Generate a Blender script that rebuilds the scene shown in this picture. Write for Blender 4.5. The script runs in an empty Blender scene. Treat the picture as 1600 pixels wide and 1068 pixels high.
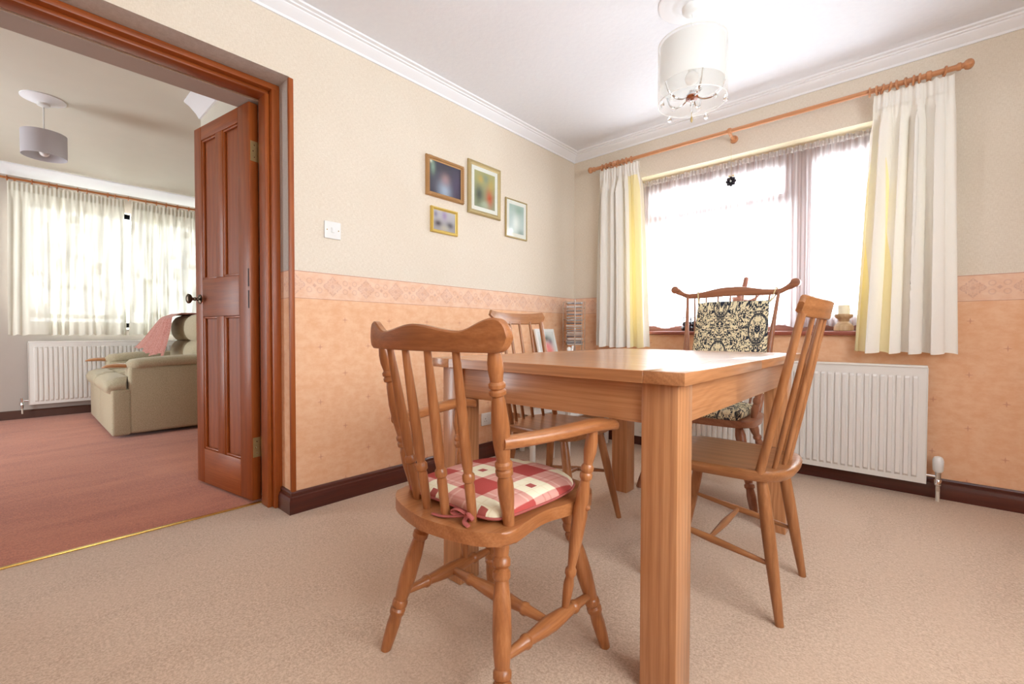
import bpy, bmesh, math, random
from math import sin, cos, pi, radians
from mathutils import Vector, Matrix
rnd = random.Random(11)
S = bpy.context.scene
C = S.collection

# ------------------------------------------------------------------ camera
cam_d = bpy.data.cameras.new('camera'); cam = bpy.data.objects.new('camera', cam_d); C.objects.link(cam)
S.camera = cam
cam_d.sensor_fit = 'HORIZONTAL'; cam_d.sensor_width = 36.0; cam_d.lens = 697.525 / 1600 * 36
cam_d.clip_start = 0.02
_y, _p, _r = -0.7321, -0.0195, 0.0020
fw = Vector((sin(_y) * cos(_p), cos(_y) * cos(_p), sin(_p)))
rt = fw.cross(Vector((0, 0, 1))).normalized(); up = rt.cross(fw)
r2 = rt * cos(_r) + up * sin(_r); u2 = -rt * sin(_r) + up * cos(_r)
mw = Matrix((r2, u2, -fw)).transposed().to_4x4(); mw.translation = (2.2094, -3.2655, 0.8669)
cam.matrix_world = mw

# ------------------------------------------------------------------ daylight
SKY = 9.0
w = bpy.data.worlds.new('world'); S.world = w; w.use_nodes = True
bg = w.node_tree.nodes['Background']
bg.inputs['Color'].default_value = (0.91, 0.965, 1.03, 1); bg.inputs['Strength'].default_value = SKY
def portal(name, loc, rot, sx, sy):
    l = bpy.data.lights.new(name, 'AREA'); l.shape = 'RECTANGLE'; l.size = sx; l.size_y = sy
    l.cycles.is_portal = True
    o = bpy.data.objects.new(name, l); C.objects.link(o); o.location = loc; o.rotation_euler = rot
    return o
portal('daylight_dining_window', (1.31, 0.26, 1.48), (radians(-90), 0, 0), 1.6, 1.2)
portal('daylight_lounge_window', (-4.66, -2.35, 1.55), (0, radians(-90), 0), 1.3, 1.7)
portal('added_lounge_patio_daylight', (-2.70, -5.36, 1.1), (radians(90), 0, 0), 1.0, 2.1)  # for the glazed door added out of view to brighten the lounge
portal('added_side_window_daylight', (3.52, -2.55, 1.55), (0, radians(90), 0), 1.2, 1.9)  # for the side window added out of view to brighten the walls

vs = S.view_settings
vs.view_transform = 'Standard'; vs.look = 'None'; vs.gamma = 1.0; vs.use_curve_mapping = False
vs.exposure = 0.62

# ------------------------------------------------------------------ node helper
def lin(c):
    c = c / 255.0
    return c / 12.92 if c <= 0.04045 else ((c + 0.055) / 1.055) ** 2.4
def rgb(r, g, b): return (lin(r), lin(g), lin(b), 1.0)

class X:
    """a scalar socket with arithmetic"""
    def __init__(s, T, sock): s.T = T; s.k = sock
    def m(s, op, *a):
        n = s.T.nt.nodes.new('ShaderNodeMath'); n.operation = op
        for i, v in enumerate((s,) + a):
            if isinstance(v, X): s.T.nt.links.new(v.k, n.inputs[i])
            else: n.inputs[i].default_value = v
        return X(s.T, n.outputs[0])
    def __add__(s, o): return s.m('ADD', o)
    def __radd__(s, o): return s.m('ADD', o)
    def __sub__(s, o): return s.m('SUBTRACT', o)
    def __rsub__(s, o): return (s * -1.0) + o
    def __mul__(s, o): return s.m('MULTIPLY', o)
    def __rmul__(s, o): return s.m('MULTIPLY', o)
    def __truediv__(s, o): return s.m('DIVIDE', o)
    def __gt__(s, o): return s.m('GREATER_THAN', o)
    def __lt__(s, o): return s.m('LESS_THAN', o)
    def frac(s): return s.m('FRACT')
    def abs(s): return s.m('ABSOLUTE')
    def sin(s): return s.m('SINE')
    def sqrt(s): return s.m('SQRT')
    def min(s, o): return s.m('MINIMUM', o)
    def max(s, o): return s.m('MAXIMUM', o)
    def pow(s, o): return s.m('POWER', o)
    def tri(s): return (s.frac() - 0.5).abs()          # 0.5 at integers, 0 at halves
    def sm(s, a, b):                                     # smoothstep
        n = s.T.nt.nodes.new('ShaderNodeMapRange'); n.interpolation_type = 'SMOOTHSTEP'
        s.T.nt.links.new(s.k, n.inputs[0]); n.inputs[1].default_value = a; n.inputs[2].default_value = b
        return X(s.T, n.outputs[0])

class Tn:
    def __init__(T, name):
        T.mat = bpy.data.materials.new(name); T.mat.use_nodes = True; T.nt = T.mat.node_tree
        T.b = T.nt.nodes['Principled BSDF']; T.out = T.nt.nodes['Material Output']
    def new(T, t): return T.nt.nodes.new(t)
    def link(T, a, b): T.nt.links.new(a, b)
    def pos(T, kind='Object'):
        if kind == 'World':
            n = T.new('ShaderNodeNewGeometry'); v = n.outputs['Position']
        else:
            n = T.new('ShaderNodeTexCoord'); v = n.outputs[kind]
        s = T.new('ShaderNodeSeparateXYZ'); T.link(v, s.inputs[0])
        return [X(T, s.outputs[i]) for i in range(3)]
    def vec(T, x, y, z):
        n = T.new('ShaderNodeCombineXYZ')
        for i, v in enumerate((x, y, z)):
            if isinstance(v, X): T.link(v.k, n.inputs[i])
            else: n.inputs[i].default_value = v
        return n.outputs[0]
    def noise(T, v, scale=1, detail=3, rough=0.5, dist=0.0):
        n = T.new('ShaderNodeTexNoise'); T.link(v, n.inputs['Vector']); n.inputs['Scale'].default_value = scale
        n.inputs['Detail'].default_value = detail; n.inputs['Roughness'].default_value = rough
        n.inputs['Distortion'].default_value = dist
        return X(T, n.outputs['Fac'])
    def ramp(T, f, stops):
        n = T.new('ShaderNodeValToRGB'); T.link(f.k, n.inputs[0]); e = n.color_ramp.elements
        while len(e) < len(stops): e.new(0.5)
        for el, (p, c) in zip(e, stops): el.position = p; el.color = c
        return n.outputs[0]
    def mix(T, f, a, b):
        n = T.new('ShaderNodeMix'); n.data_type = 'RGBA'
        if isinstance(f, X): T.link(f.k, n.inputs[0])
        else: n.inputs[0].default_value = f
        for i, v in ((6, a), (7, b)):
            if isinstance(v, tuple): n.inputs[i].default_value = v
            else: T.link(v, n.inputs[i])
        return n.outputs[2]
    def rand(T):
        n = T.new('ShaderNodeObjectInfo'); return X(T, n.outputs['Random'])
    def col(T, v):
        if isinstance(v, tuple): T.b.inputs['Base Color'].default_value = v
        else: T.link(v, T.b.inputs['Base Color'])
    def bump(T, h, strength=0.3, dist=0.002):
        n = T.new('ShaderNodeBump'); T.link(h.k, n.inputs['Height']); n.inputs['Strength'].default_value = strength
        n.inputs['Distance'].default_value = dist; T.link(n.outputs[0], T.b.inputs['Normal'])
    def set(T, rough=0.5, metal=0.0, spec=0.5, coat=0.0, coat_rough=0.1, sheen=0.0):
        T.b.inputs['Roughness'].default_value = rough; T.b.inputs['Metallic'].default_value = metal
        T.b.inputs['Specular IOR Level'].default_value = spec; T.b.inputs['Coat Weight'].default_value = coat
        T.b.inputs['Coat Roughness'].default_value = coat_rough; T.b.inputs['Sheen Weight'].default_value = sheen
    def over(T, shader2, f):
        """mix another shader over the principled one"""
        n = T.new('ShaderNodeMixShader')
        if isinstance(f, X): T.link(f.k, n.inputs[0])
        else: n.inputs[0].default_value = f
        T.link(T.out.inputs[0].links[0].from_socket, n.inputs[1]); T.link(shader2, n.inputs[2])
        T.link(n.outputs[0], T.out.inputs[0])

def plain(name, c, rough=0.5, vary=0.04, **k):
    T = Tn(name); p = T.pos(); f = T.noise(T.vec(*p), 6, 3)
    d = tuple(max(0, v * (1 - vary * 2)) for v in c[:3]) + (1,)
    u = tuple(min(1, v * (1 + vary * 2)) for v in c[:3]) + (1,)
    T.col(T.mix(f, d, u)); T.set(rough, **k)
    return T.mat

# ------------------------------------------------------------------ materials
UP = rgb(226, 213, 196); LOW = rgb(240, 192, 154); BORD = rgb(239, 198, 168); INK = rgb(196, 150, 142)
def wallpaper(name, s_off, d_off, up1=rgb(223, 210, 191), up2=rgb(237, 226, 210)):
    T = Tn(name); x, y, z = T.pos('World'); s = x + y
    v = T.vec(x, y, z)
    weave = T.noise(T.vec(x * 60, y * 60, z * 420), 1, 2) * 0.5 + T.noise(T.vec(x * 420, y * 420, z * 60), 1, 2) * 0.5
    big = T.noise(v, 2.2, 2)
    upc = T.mix(weave.sm(0.35, 0.65), up1, up2)
    upc = T.mix(big.sm(0.3, 0.8) * 0.25, upc, rgb(214, 196, 172))
    mott = T.noise(T.vec(x * 16, y * 16, z * 26), 1, 4, 0.65)
    loc = T.mix(mott.sm(0.3, 0.7), rgb(236, 180, 138), rgb(244, 198, 160))
    # small motifs in a staggered grid
    a = (s - d_off) / 0.2640; b = (z - 0.796) / 0.276
    def dot(a, b):
        da = ((a + 0.5).frac() - 0.5).abs() * 0.264; db = ((b + 0.5).frac() - 0.5).abs() * 0.276
        d = (da + db).sm(0.010, 0.0035); star = (da.min(db)).sm(0.0025, 0.001) * (da.max(db)).sm(0.018, 0.008)
        return d.max(star)
    dots = dot(a, b).max(dot(a + 0.5, b + 0.5))
    loc = T.mix(dots * 0.62, loc, rgb(205, 132, 112))
    # frieze
    P = 0.187; h = z - 1.102
    u = ((s - s_off) / P + 0.5).frac() * P - P / 2
    u2_ = ((s - s_off) / P).frac() * P - P / 2
    r = (u * u + h * h).sqrt()
    au, ah = u.abs(), h.abs()
    diam = au * 0.95 + ah
    nz = T.noise(T.vec(au * 130, ah * 130, 0.0), 1, 2)
    petals = ((nz - 0.5).abs().sm(0.07, 0.02)) * diam.sm(0.056, 0.046)
    ring = (diam - 0.046).abs().sm(0.006, 0.002) * (nz > 0.42)
    mid = diam.sm(0.016, 0.006)
    d2 = u2_.abs() + ah; small = d2.sm(0.014, 0.007)
    curl = ((((u2_.abs() - 0.026).m('POWER', 2.0)) + ((ah - 0.022).m('POWER', 2.0))).sqrt() - 0.012).abs().sm(0.004, 0.0015)
    ink = (petals * 0.8).max(ring).max(mid * 0.9).max(small).max(curl * 0.6)
    bcol = T.mix(mott.sm(0.3, 0.7), rgb(236, 190, 158), rgb(244, 208, 182))
    bcol = T.mix(ink * 0.36, bcol, rgb(186, 128, 122))
    edge = (z - 1.1672).abs().sm(0.0035, 0.0015).max((z - 1.0345).abs().sm(0.0035, 0.0015))
    bcol = T.mix(edge * 0.75, bcol, rgb(190, 122, 104))
    c = T.mix(z > 1.0345, loc, bcol); c = T.mix(z > 1.1678, c, upc)
    T.col(c); T.set(0.62, spec=0.35); T.bump(weave, 0.25, 0.0015)
    return T.mat
M = {}
M['paper_l'] = wallpaper('wallpaper_peach_cream', -2.178, -2.245)
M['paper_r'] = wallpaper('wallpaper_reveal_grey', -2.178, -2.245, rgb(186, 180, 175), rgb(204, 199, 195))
M['paper_w'] = wallpaper('wallpaper_peach_cream_window', 2.432, 2.557)

def ceiling_mat():
    T = Tn('ceiling_paint'); x, y, z = T.pos('World'); v = T.vec(x, y, z)
    n = T.noise(v, 38, 4, 0.6)
    T.col(T.mix(n, rgb(238, 241, 249), rgb(245, 248, 254))); T.set(0.75, spec=0.25); T.bump(n, 0.35, 0.004); return T.mat
M['ceil'] = ceiling_mat()
M['cornice'] = plain('cornice_white', rgb(248, 250, 255), 0.55, 0.005)
M['soffit'] = plain('reveal_cream_paint', rgb(240, 228, 196), 0.5, 0.01)

def carpet(name, c1, c2, c3):
    T = Tn(name); x, y, z = T.pos('World'); v = T.vec(x, y, z)
    f = T.noise(v, 150, 3, 0.75); m = T.noise(v, 60, 3, 0.7); b = T.noise(T.vec(x * 4.5, y * 1.6, z), 1, 4, 0.62, 0.6)
    c = T.mix((f * 0.7 + m * 0.3).sm(0.33, 0.67), c1, c2); c = T.mix((b.sm(0.35, 0.7)) * 0.5, c, c3); c = T.mix(b.sm(0.5, 0.25) * 0.22, c, c1)
    T.col(c); T.set(0.95, spec=0.1, sheen=0.25); T.bump(f * 0.6 + m * 0.4, 0.6, 0.003); return T.mat
M['carpet'] = carpet('beige_carpet', rgb(176, 146, 122), rgb(222, 196, 172), rgb(206, 177, 152))
M['red_carpet'] = carpet('rust_red_carpet', rgb(152, 74, 46), rgb(204, 118, 80), rgb(208, 128, 90))

def wood(name, light, mid, dark, axis='z', rough=0.35, grain=1.0, ring=38.0, coat=0.15, seed=0.0):
    T = Tn(name); p = T.pos('Object'); r = T.rand()
    off = r * 3.7 + seed
    i = 'xyz'.index(axis); a = p[i]; o = [p[j] for j in range(3) if j != i]
    bend = T.noise(T.vec(a * 1.6 + off, o[0] * 3.0, o[1] * 3.0), 1, 3)
    q0 = o[0] + off * 0.07 + (bend - 0.5) * 0.10; q1 = o[1] - 0.09 + (bend - 0.5) * 0.06
    d = (q0 * q0 + q1 * q1).sqrt()
    rings = ((d * ring * 2 * pi + bend * 5.0).sin() * 0.5 + 0.5).pow(1.6)
    fib = T.noise(T.vec(a * 5 + off, o[0] * 190, o[1] * 190), 1, 3, 0.6)
    tone = T.noise(T.vec(a * 1.2 + off, o[0] * 9, o[1] * 9), 1, 2)
    f = rings * 0.26 * grain + fib * 0.60 + tone * 0.36 - 0.06 + (r - 0.5) * 0.08 + (0.08 - 0.10 * grain)
    T.col(T.ramp(f, [(0.12, light), (0.5, mid), (0.95, dark)]))
    T.set(rough, spec=0.45, coat=coat, coat_rough=0.17); T.bump(fib * 0.6 + rings * 0.4, 0.10, 0.0008)
    return T.mat
OAK = (rgb(212, 158, 112), rgb(186, 128, 84), rgb(138, 86, 50))
for ax in 'xyz':
    M['oak_' + ax] = wood('table_oak_' + ax, *OAK, axis=ax, rough=0.30, grain=(0.75 if ax == 'z' else 0.4), ring=70.0, coat=0.45)
BEE = (rgb(198, 138, 90), rgb(166, 104, 60), rgb(116, 66, 34))
for ax in 'xyz':
    M['beech_' + ax] = wood('chair_beech_' + ax, *BEE, axis=ax, rough=0.33, grain=0.45, ring=30)
ELM = (rgb(190, 134, 90), rgb(162, 106, 64), rgb(118, 72, 40))
for ax in 'xyz':
    M['elm_' + ax] = wood('spindle_chair_wood_' + ax, *ELM, axis=ax, rough=0.33, grain=0.55, ring=34)
WAL = (rgb(180, 124, 92), rgb(154, 100, 72), rgb(116, 70, 48))
for ax in 'xyz':
    M['wal_' + ax] = wood('brown_windsor_wood_' + ax, *WAL, axis=ax, rough=0.36, grain=0.5)
PIN = (rgb(184, 102, 44), rgb(154, 76, 26), rgb(108, 48, 15))
for ax in 'xyz':
    M['pine_' + ax] = wood('red_stained_pine_' + ax, *PIN, axis=ax, rough=0.42, grain=0.5, ring=24, coat=0.05)
for ax in 'xy':
    M['base_' + ax] = wood('dark_stained_skirting_' + ax, rgb(104, 46, 30), rgb(82, 34, 24), rgb(54, 22, 18), axis=ax, rough=0.30, grain=0.5, coat=0.3)
M['pole'] = wood('curtain_pole_wood', rgb(222, 166, 122), rgb(204, 142, 98), rgb(168, 106, 68), axis='x', rough=0.3, grain=0.4)
M['pole_y'] = wood('lounge_pole_wood', rgb(206, 146, 92), rgb(184, 116, 66), rgb(150, 88, 46), axis='y', rough=0.3, grain=0.4)
M['sillw'] = wood('window_sill_wood', rgb(176, 104, 84), rgb(150, 78, 62), rgb(112, 52, 42), axis='x', rough=0.28, grain=0.4, coat=0.4)
M['winw'] = wood('window_frame_wood', rgb(172, 124, 106), rgb(150, 104, 88), rgb(118, 76, 64), axis='x', rough=0.4, grain=0.4)
M['holderw'] = wood('pale_turned_wood', rgb(214, 184, 146), rgb(190, 156, 116), rgb(150, 116, 82), axis='z', rough=0.45, grain=0.5, ring=60)
M['birdw'] = wood('carved_bird_wood', rgb(196, 142, 118), rgb(172, 112, 90), rgb(136, 82, 66), axis='z', rough=0.45, grain=0.5)
M['white_en'] = plain('white_enamel', rgb(236, 232, 226), 0.32, 0.008)
M['white_pl'] = plain('white_plastic', rgb(238, 238, 236), 0.3, 0.008)
M['white_pt'] = plain('white_painted_wood', rgb(238, 236, 232), 0.45, 0.01)
M['brass'] = plain('aged_brass', rgb(186, 162, 112), 0.4, 0.06, metal=0.6)
M['gold'] = plain('gilt_frame', rgb(190, 146, 96), 0.42, 0.06, metal=0.4)
M['gold2'] = plain('pale_gilt_frame', rgb(186, 166, 118), 0.42, 0.05, metal=0.4)
M['gold3'] = plain('bright_gold_frame', rgb(218, 188, 100), 0.36, 0.04, metal=0.5)
M['strip'] = plain('brass_threshold', rgb(232, 196, 110), 0.25, 0.03, metal=0.9)
M['chrome'] = plain('chrome', rgb(222, 222, 222), 0.12, 0.01, metal=1.0)
M['wire'] = plain('silver_wire', rgb(205, 205, 205), 0.25, 0.02, metal=0.9)
M['knob'] = plain('bronze_knob', rgb(98, 84, 70), 0.3, 0.05, metal=1.0)
M['dark'] = plain('dark_recess', rgb(46, 18, 10), 0.7)
M['black'] = plain('dark_glass_beads', rgb(34, 30, 40), 0.12, 0.1)
M['mount'] = plain('picture_mount', rgb(244, 242, 236), 0.8, 0.005)
M['candle'] = plain('cream_candle', rgb(248, 240, 212), 0.5, 0.01)
M['copper'] = plain('painted_pipe', rgb(216, 204, 188), 0.35, 0.03)
M['cord'] = plain('ribbon_cord', rgb(216, 196, 150), 0.8, 0.04)
M['redcord'] = plain('red_tie', rgb(172, 88, 80), 0.85, 0.05)
M['lwall'] = plain('lounge_wall_paper', rgb(184, 173, 164), 0.7, 0.02)
M['lceil'] = plain('lounge_ceiling', rgb(226, 222, 208), 0.8, 0.015)
M['lbase'] = plain('lounge_skirting', rgb(84, 52, 40), 0.4, 0.03)
M['upvc'] = plain('white_window_frame', rgb(236, 236, 234), 0.35, 0.01)
def bulb():
    T = Tn('opal_bulb'); T.col(rgb(244, 242, 240)); T.set(0.15); return T.mat
M['bulb'] = bulb()
def fabric(name, c1, c2, scale=320, sheen=0.2):
    T = Tn(name); x, y, z = T.pos('Object'); v = T.vec(x, y, z)
    f = T.noise(v, scale, 2, 0.7); b = T.noise(v, 7, 3)
    c = T.mix(f.sm(0.3, 0.7), c1, c2); T.col(T.mix(b * 0.25, c, c1)); T.set(0.92, spec=0.15, sheen=sheen)
    T.bump(f, 0.5, 0.002); return T.mat
M['sofa'] = fabric('beige_sofa_fabric', rgb(176, 162, 134), rgb(206, 194, 166), 180)
M['throw'] = fabric('dusty_pink_throw', rgb(186, 122, 112), rgb(214, 160, 150), 90)

def cloth(name, c, tcol, tfac):
    T = Tn(name); x, y, z = T.pos('Object')
    f = T.noise(T.vec(x * 500, y * 500, z * 60), 1, 2)
    T.col(T.mix(f, tuple(v * 0.95 for v in c[:3]) + (1,), c)); T.set(0.9, spec=0.1); T.bump(f, 0.15, 0.001)
    t = T.new('ShaderNodeBsdfTranslucent'); t.inputs[0].default_value = tcol
    T.over(t.outputs[0], tfac); return T.mat
M['curtain'] = cloth('cream_curtain', rgb(252, 248, 240), rgb(255, 232, 170), 0.08)
M['glow_lining'] = cloth('yellow_lining_window_glow', rgb(250, 238, 190), rgb(255, 226, 120), 0.14)  # yellow strips also hold window light glowing through, put into their colour
def lcur():
    T = Tn('lounge_cream_curtain'); x, y, z = T.pos('Object')
    n = T.noise(T.vec(x * 8, y * 26, z * 1.6), 1, 4, 0.6); m = T.noise(T.vec(x, y * 7, z * 7), 1, 2)
    T.col(T.mix(n, rgb(226, 222, 206), rgb(248, 246, 236))); T.set(0.9, spec=0.1)
    t = T.new('ShaderNodeBsdfTranslucent'); t.inputs[0].default_value = rgb(252, 248, 228); T.over(t.outputs[0], n.sm(0.3, 0.75) * 0.075 + 0.02)
    tr = T.new('ShaderNodeBsdfTransparent'); T.over(tr.outputs[0], m.sm(0.66, 0.5) * 0.02 + n.sm(0.45, 0.8) * 0.035); return T.mat
M['lcurtain'] = lcur()
def net():
    T = Tn('white_net'); x, y, z = T.pos('Object')
    s = T.noise(T.vec(x * 45, y * 45, z * 1.2), 1, 3, 0.6)
    T.col(rgb(244, 243, 246)); T.set(0.9, spec=0.05)
    t = T.new('ShaderNodeBsdfTranslucent'); t.inputs[0].default_value = rgb(246, 246, 250); T.over(t.outputs[0], 0.6)
    tr = T.new('ShaderNodeBsdfTransparent'); T.over(tr.outputs[0], 0.50 - s.sm(0.35, 0.75) * 0.34); return T.mat
M['net'] = net()
def sheer():
    T = Tn('sheer_organza'); T.col(rgb(240, 236, 226)); T.set(0.8, spec=0.1)
    t = T.new('ShaderNodeBsdfTranslucent'); t.inputs[0].default_value = rgb(244, 240, 232); T.over(t.outputs[0], 0.5)
    tr = T.new('ShaderNodeBsdfTransparent'); T.over(tr.outputs[0], 0.82); return T.mat
M['sheer'] = sheer()
M['shade'] = cloth('white_lampshade', rgb(253, 254, 254), rgb(253, 253, 252), 0.5)
M['shade2'] = cloth('lilac_grey_lampshade', rgb(214, 208, 214), rgb(226, 222, 216), 0.3)
def glass(name, tint):
    T = Tn(name); T.col((1, 1, 1, 1))
    g = T.new('ShaderNodeBsdfGlossy'); g.inputs['Roughness'].default_value = 0.02
    tr = T.new('ShaderNodeBsdfTransparent'); tr.inputs[0].default_value = tint
    lw = T.new('ShaderNodeLayerWeight'); lw.inputs[0].default_value = 0.5
    f = X(T, lw.outputs['Facing']).pow(5.0) * 0.9 + 0.025
    m = T.new('ShaderNodeMixShader'); T.link(f.k, m.inputs[0]); T.link(tr.outputs[0], m.inputs[1]); T.link(g.outputs[0], m.inputs[2])
    T.link(m.outputs[0], T.out.inputs[0]); return T.mat
M['glass'] = glass('window_glass', (0.97, 0.98, 0.97, 1))
def crystal():
    T = Tn('crystal'); T.col((1, 1, 1, 1)); T.set(0.03); T.b.inputs['Transmission Weight'].default_value = 1.0; return T.mat
M['crystal'] = crystal()

def plaid():
    T = Tn('red_cream_plaid'); x, y, z = T.pos('Object'); P = 0.175
    u = ((x - 0.125) / P + 0.5).frac() - 0.5; v = ((y + 0.003) / P + 0.5).frac() - 0.5
    au, av = u.abs(), v.abs()
    bu, bv = au.sm(0.262, 0.248), av.sm(0.262, 0.248)       # 1 on the cream band
    cream, red, pink = rgb(244, 234, 204), rgb(186, 82, 76), rgb(220, 160, 146)
    both = bu * bv; none = (1.0 - bu) * (1.0 - bv)
    c = T.mix(both, pink, cream); c = T.mix(none, c, red)
    lu = (au - 0.36).abs().sm(0.022, 0.014); lv = (av - 0.36).abs().sm(0.022, 0.014)
    c = T.mix((lu * bv).max(lv * bu) * 0.55, c, rgb(238, 200, 184))
    fu = (au - 0.10).abs().sm(0.012, 0.006).max((av - 0.10).abs().sm(0.012, 0.006))
    c = T.mix(fu * 0.22 * both, c, rgb(214, 186, 120))
    fp = (au - 0.06).abs().sm(0.02, 0.01).max((av - 0.06).abs().sm(0.02, 0.01)) * (1.0 - both) * (1.0 - none)
    c = T.mix(fp * 0.35, c, rgb(190, 104, 92))
    dm = (au.max(av)).sm(0.068, 0.06)
    c = T.mix(dm, c, rgb(176, 92, 84))
    f = T.noise(T.vec(x, y, z), 420, 2)
    T.col(c); T.set(0.9, spec=0.12); T.bump(f, 0.35, 0.0012); return T.mat
M['plaid'] = plaid()
def damask():
    T = Tn('navy_cream_damask'); x, y, z = T.pos('Object'); h = z + y * 0.9
    PX, PZ = 0.205, 0.24
    col_ = (x / PX + 0.25); k = col_ - col_.frac()
    u = (col_.frac() - 0.5).abs(); vz = h / PZ + k * 0.5; v = vz.frac()
    wv = T.vec(u * 9.0, v * 10.5, 0.0)
    n1 = T.noise(wv, 1.15, 2, 0.55, 0.9)
    scroll = ((n1 * 3.3).frac() - 0.5).abs().sm(0.175, 0.12)
    n2 = T.noise(T.vec(u * 22, v * 26, 3.3), 1, 1)
    blobs = n2.sm(0.61, 0.65)
    a = (v - 0.5); og = (u * u * 3.2 + a * a * 2.2).sqrt()
    oring = (og - 0.40).abs().sm(0.045, 0.025); core = og.sm(0.16, 0.12) * (T.noise(T.vec(u * 22, v * 26, 1.0), 1, 1) > 0.45)
    ink = scroll.max(blobs).max(oring * 0.9).max(core)
    c = T.mix(ink, rgb(236, 222, 184), rgb(46, 50, 62))
    f = T.noise(T.vec(x, y, z), 380, 2); T.col(c); T.set(0.9, spec=0.12); T.bump(f, 0.35, 0.0012); return T.mat
M['damask'] = damask()

def printed(name, base, blobs, gloss=0.15):
    """blurry photographic print: base gradient + soft blobs, in local u (left to right) and v (up)"""
    T = Tn(name); x, y, z = T.pos('Object')
    u, v = y, z
    c = T.mix((v * 4.0 + 0.5).m('MAXIMUM', 0.0), base[0], base[1])
    n = T.noise(T.vec(x, u, v), 22, 3)
    for (cu, cv, su, sv, colr, a) in blobs:
        d = ((u - cu) / su).m('POWER', 2.0) + ((v - cv) / sv).m('POWER', 2.0)
        g = (d * -1.0).m('EXPONENT') * a
        c = T.mix(g, c, colr)
    c = T.mix((n - 0.5) * 0.2, c, base[1]); T.col(c); T.set(gloss, spec=0.5); return T.mat

# ------------------------------------------------------------------ mesh helpers
def bx(bm, x0, x1, y0, y1, z0, z1, bev=0.0, seg=2):
    vs_ = [bm.verts.new((x, y, z)) for x in (x0, x1) for y in (y0, y1) for z in (z0, z1)]
    f = [(0, 1, 3, 2), (4, 6, 7, 5), (0, 4, 5, 1), (2, 3, 7, 6), (0, 2, 6, 4), (1, 5, 7, 3)]
    fs = [bm.faces.new([vs_[i] for i in q]) for q in f]
    if bev > 0:
        es = {e for q in fs for e in q.edges}
        bmesh.ops.bevel(bm, geom=list(es), offset=bev, segments=seg, profile=0.5, affect='EDGES')
    return fs
def frames(pts):
    """parallel transported frames along a polyline"""
    pts = [Vector(p) for p in pts]; out = []; n = len(pts)
    t0 = (pts[1] - pts[0]).normalized()
    a = Vector((0, 0, 1)) if abs(t0.z) < 0.9 else Vector((1, 0, 0))
    u = t0.cross(a).normalized()
    for i in range(n):
        t = (pts[min(i + 1, n - 1)] - pts[max(i - 1, 0)]).normalized()
        u = (u - t * u.dot(t)).normalized(); v = t.cross(u)
        out.append((pts[i], u, v))
    return out
def loft(bm, rings, cap=True, close=True):
    rs = [[bm.verts.new(p) for p in r] for r in rings]; n = len(rs[0])
    for a, b in zip(rs, rs[1:]):
        for i in range(n if close else n - 1):
            j = (i + 1) % n; bm.faces.new((a[i], a[j], b[j], b[i]))
    if cap:
        bm.faces.new(list(reversed(rs[0]))); bm.faces.new(rs[-1])
    return rs
def tube(bm, pts, rad, n=10, flat=1.0):
    fr = frames(pts); rings = []
    for i, (p, u, v) in enumerate(fr):
        r = rad[i] if isinstance(rad, (list, tuple)) else rad
        rings.append([p + u * (r * cos(2 * pi * k / n)) + v * (r * flat * sin(2 * pi * k / n)) for k in range(n)])
    loft(bm, rings)
def lathe(bm, p0, p1, prof, n=16):
    """prof: (t, r) along p0..p1"""
    p0, p1 = Vector(p0), Vector(p1); ax = p1 - p0; t = ax.normalized()
    a = Vector((1, 0, 0)) if abs(t.x) < 0.8 else Vector((0, 1, 0))
    u = t.cross(a).normalized(); v = t.cross(u)
    loft(bm, [[p0 + ax * s + (u * cos(2 * pi * k / n) + v * sin(2 * pi * k / n)) * max(r, 0.0004) for k in range(n)] for s, r in prof])
def prism(bm, outline, f0, f1, bev=0.0, seg=2):
    """outline: list of 2D points; f0/f1 map them to 3D for both faces"""
    a = [bm.verts.new(f0(*p)) for p in outline]; b = [bm.verts.new(f1(*p)) for p in outline]; n = len(a)
    F = [bm.faces.new(list(reversed(a))), bm.faces.new(b)]
    es = list(F[0].edges) + list(F[1].edges)
    for i in range(n):
        j = (i + 1) % n; bm.faces.new((a[i], a[j], b[j], b[i]))
    if bev > 0: bmesh.ops.bevel(bm, geom=es, offset=bev, segments=seg, profile=0.5, affect='EDGES')
def spline(pts, n=8, closed=False):
    """Catmull-Rom through pts"""
    P = [Vector(p) for p in pts]; out = []; m = len(P)
    for i in range(m if closed else m - 1):
        g = lambda k: P[k % m] if closed else P[max(0, min(m - 1, k))]
        a, b, c, d = g(i - 1), g(i), g(i + 1), g(i + 2)
        for s in range(n):
            t = s / n
            out.append(0.5 * ((2 * b) + (c - a) * t + (2 * a - 5 * b + 4 * c - d) * t * t + (3 * b - a - 3 * c + d) * t ** 3))
    if not closed: out.append(P[-1])
    return out
def grid(bm, nu, nv, f):
    vs_ = [[bm.verts.new(f(i / nu, j / nv)) for j in range(nv + 1)] for i in range(nu + 1)]
    for i in range(nu):
        for j in range(nv): bm.faces.new((vs_[i][j], vs_[i + 1][j], vs_[i + 1][j + 1], vs_[i][j + 1]))
def ball(bm, c, r, n=10, sx=1, sy=1, sz=1):
    lathe(bm, (c[0], c[1], c[2] - r * sz), (c[0], c[1], c[2] + r * sz),
          [(0.5 - 0.5 * cos(pi * k / n), r * sin(pi * k / n)) for k in range(n + 1)], n + 4)
def pad(bm, outline, layers, top_c=None):
    """cushion: outline scaled about its centre per layer (scale, z)"""
    c = Vector((sum(p[0] for p in outline) / len(outline), sum(p[1] for p in outline) / len(outline)))
    loft(bm, [[(c.x + (p[0] - c.x) * s, c.y + (p[1] - c.y) * s, z) for p in outline] for s, z in layers])

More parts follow.
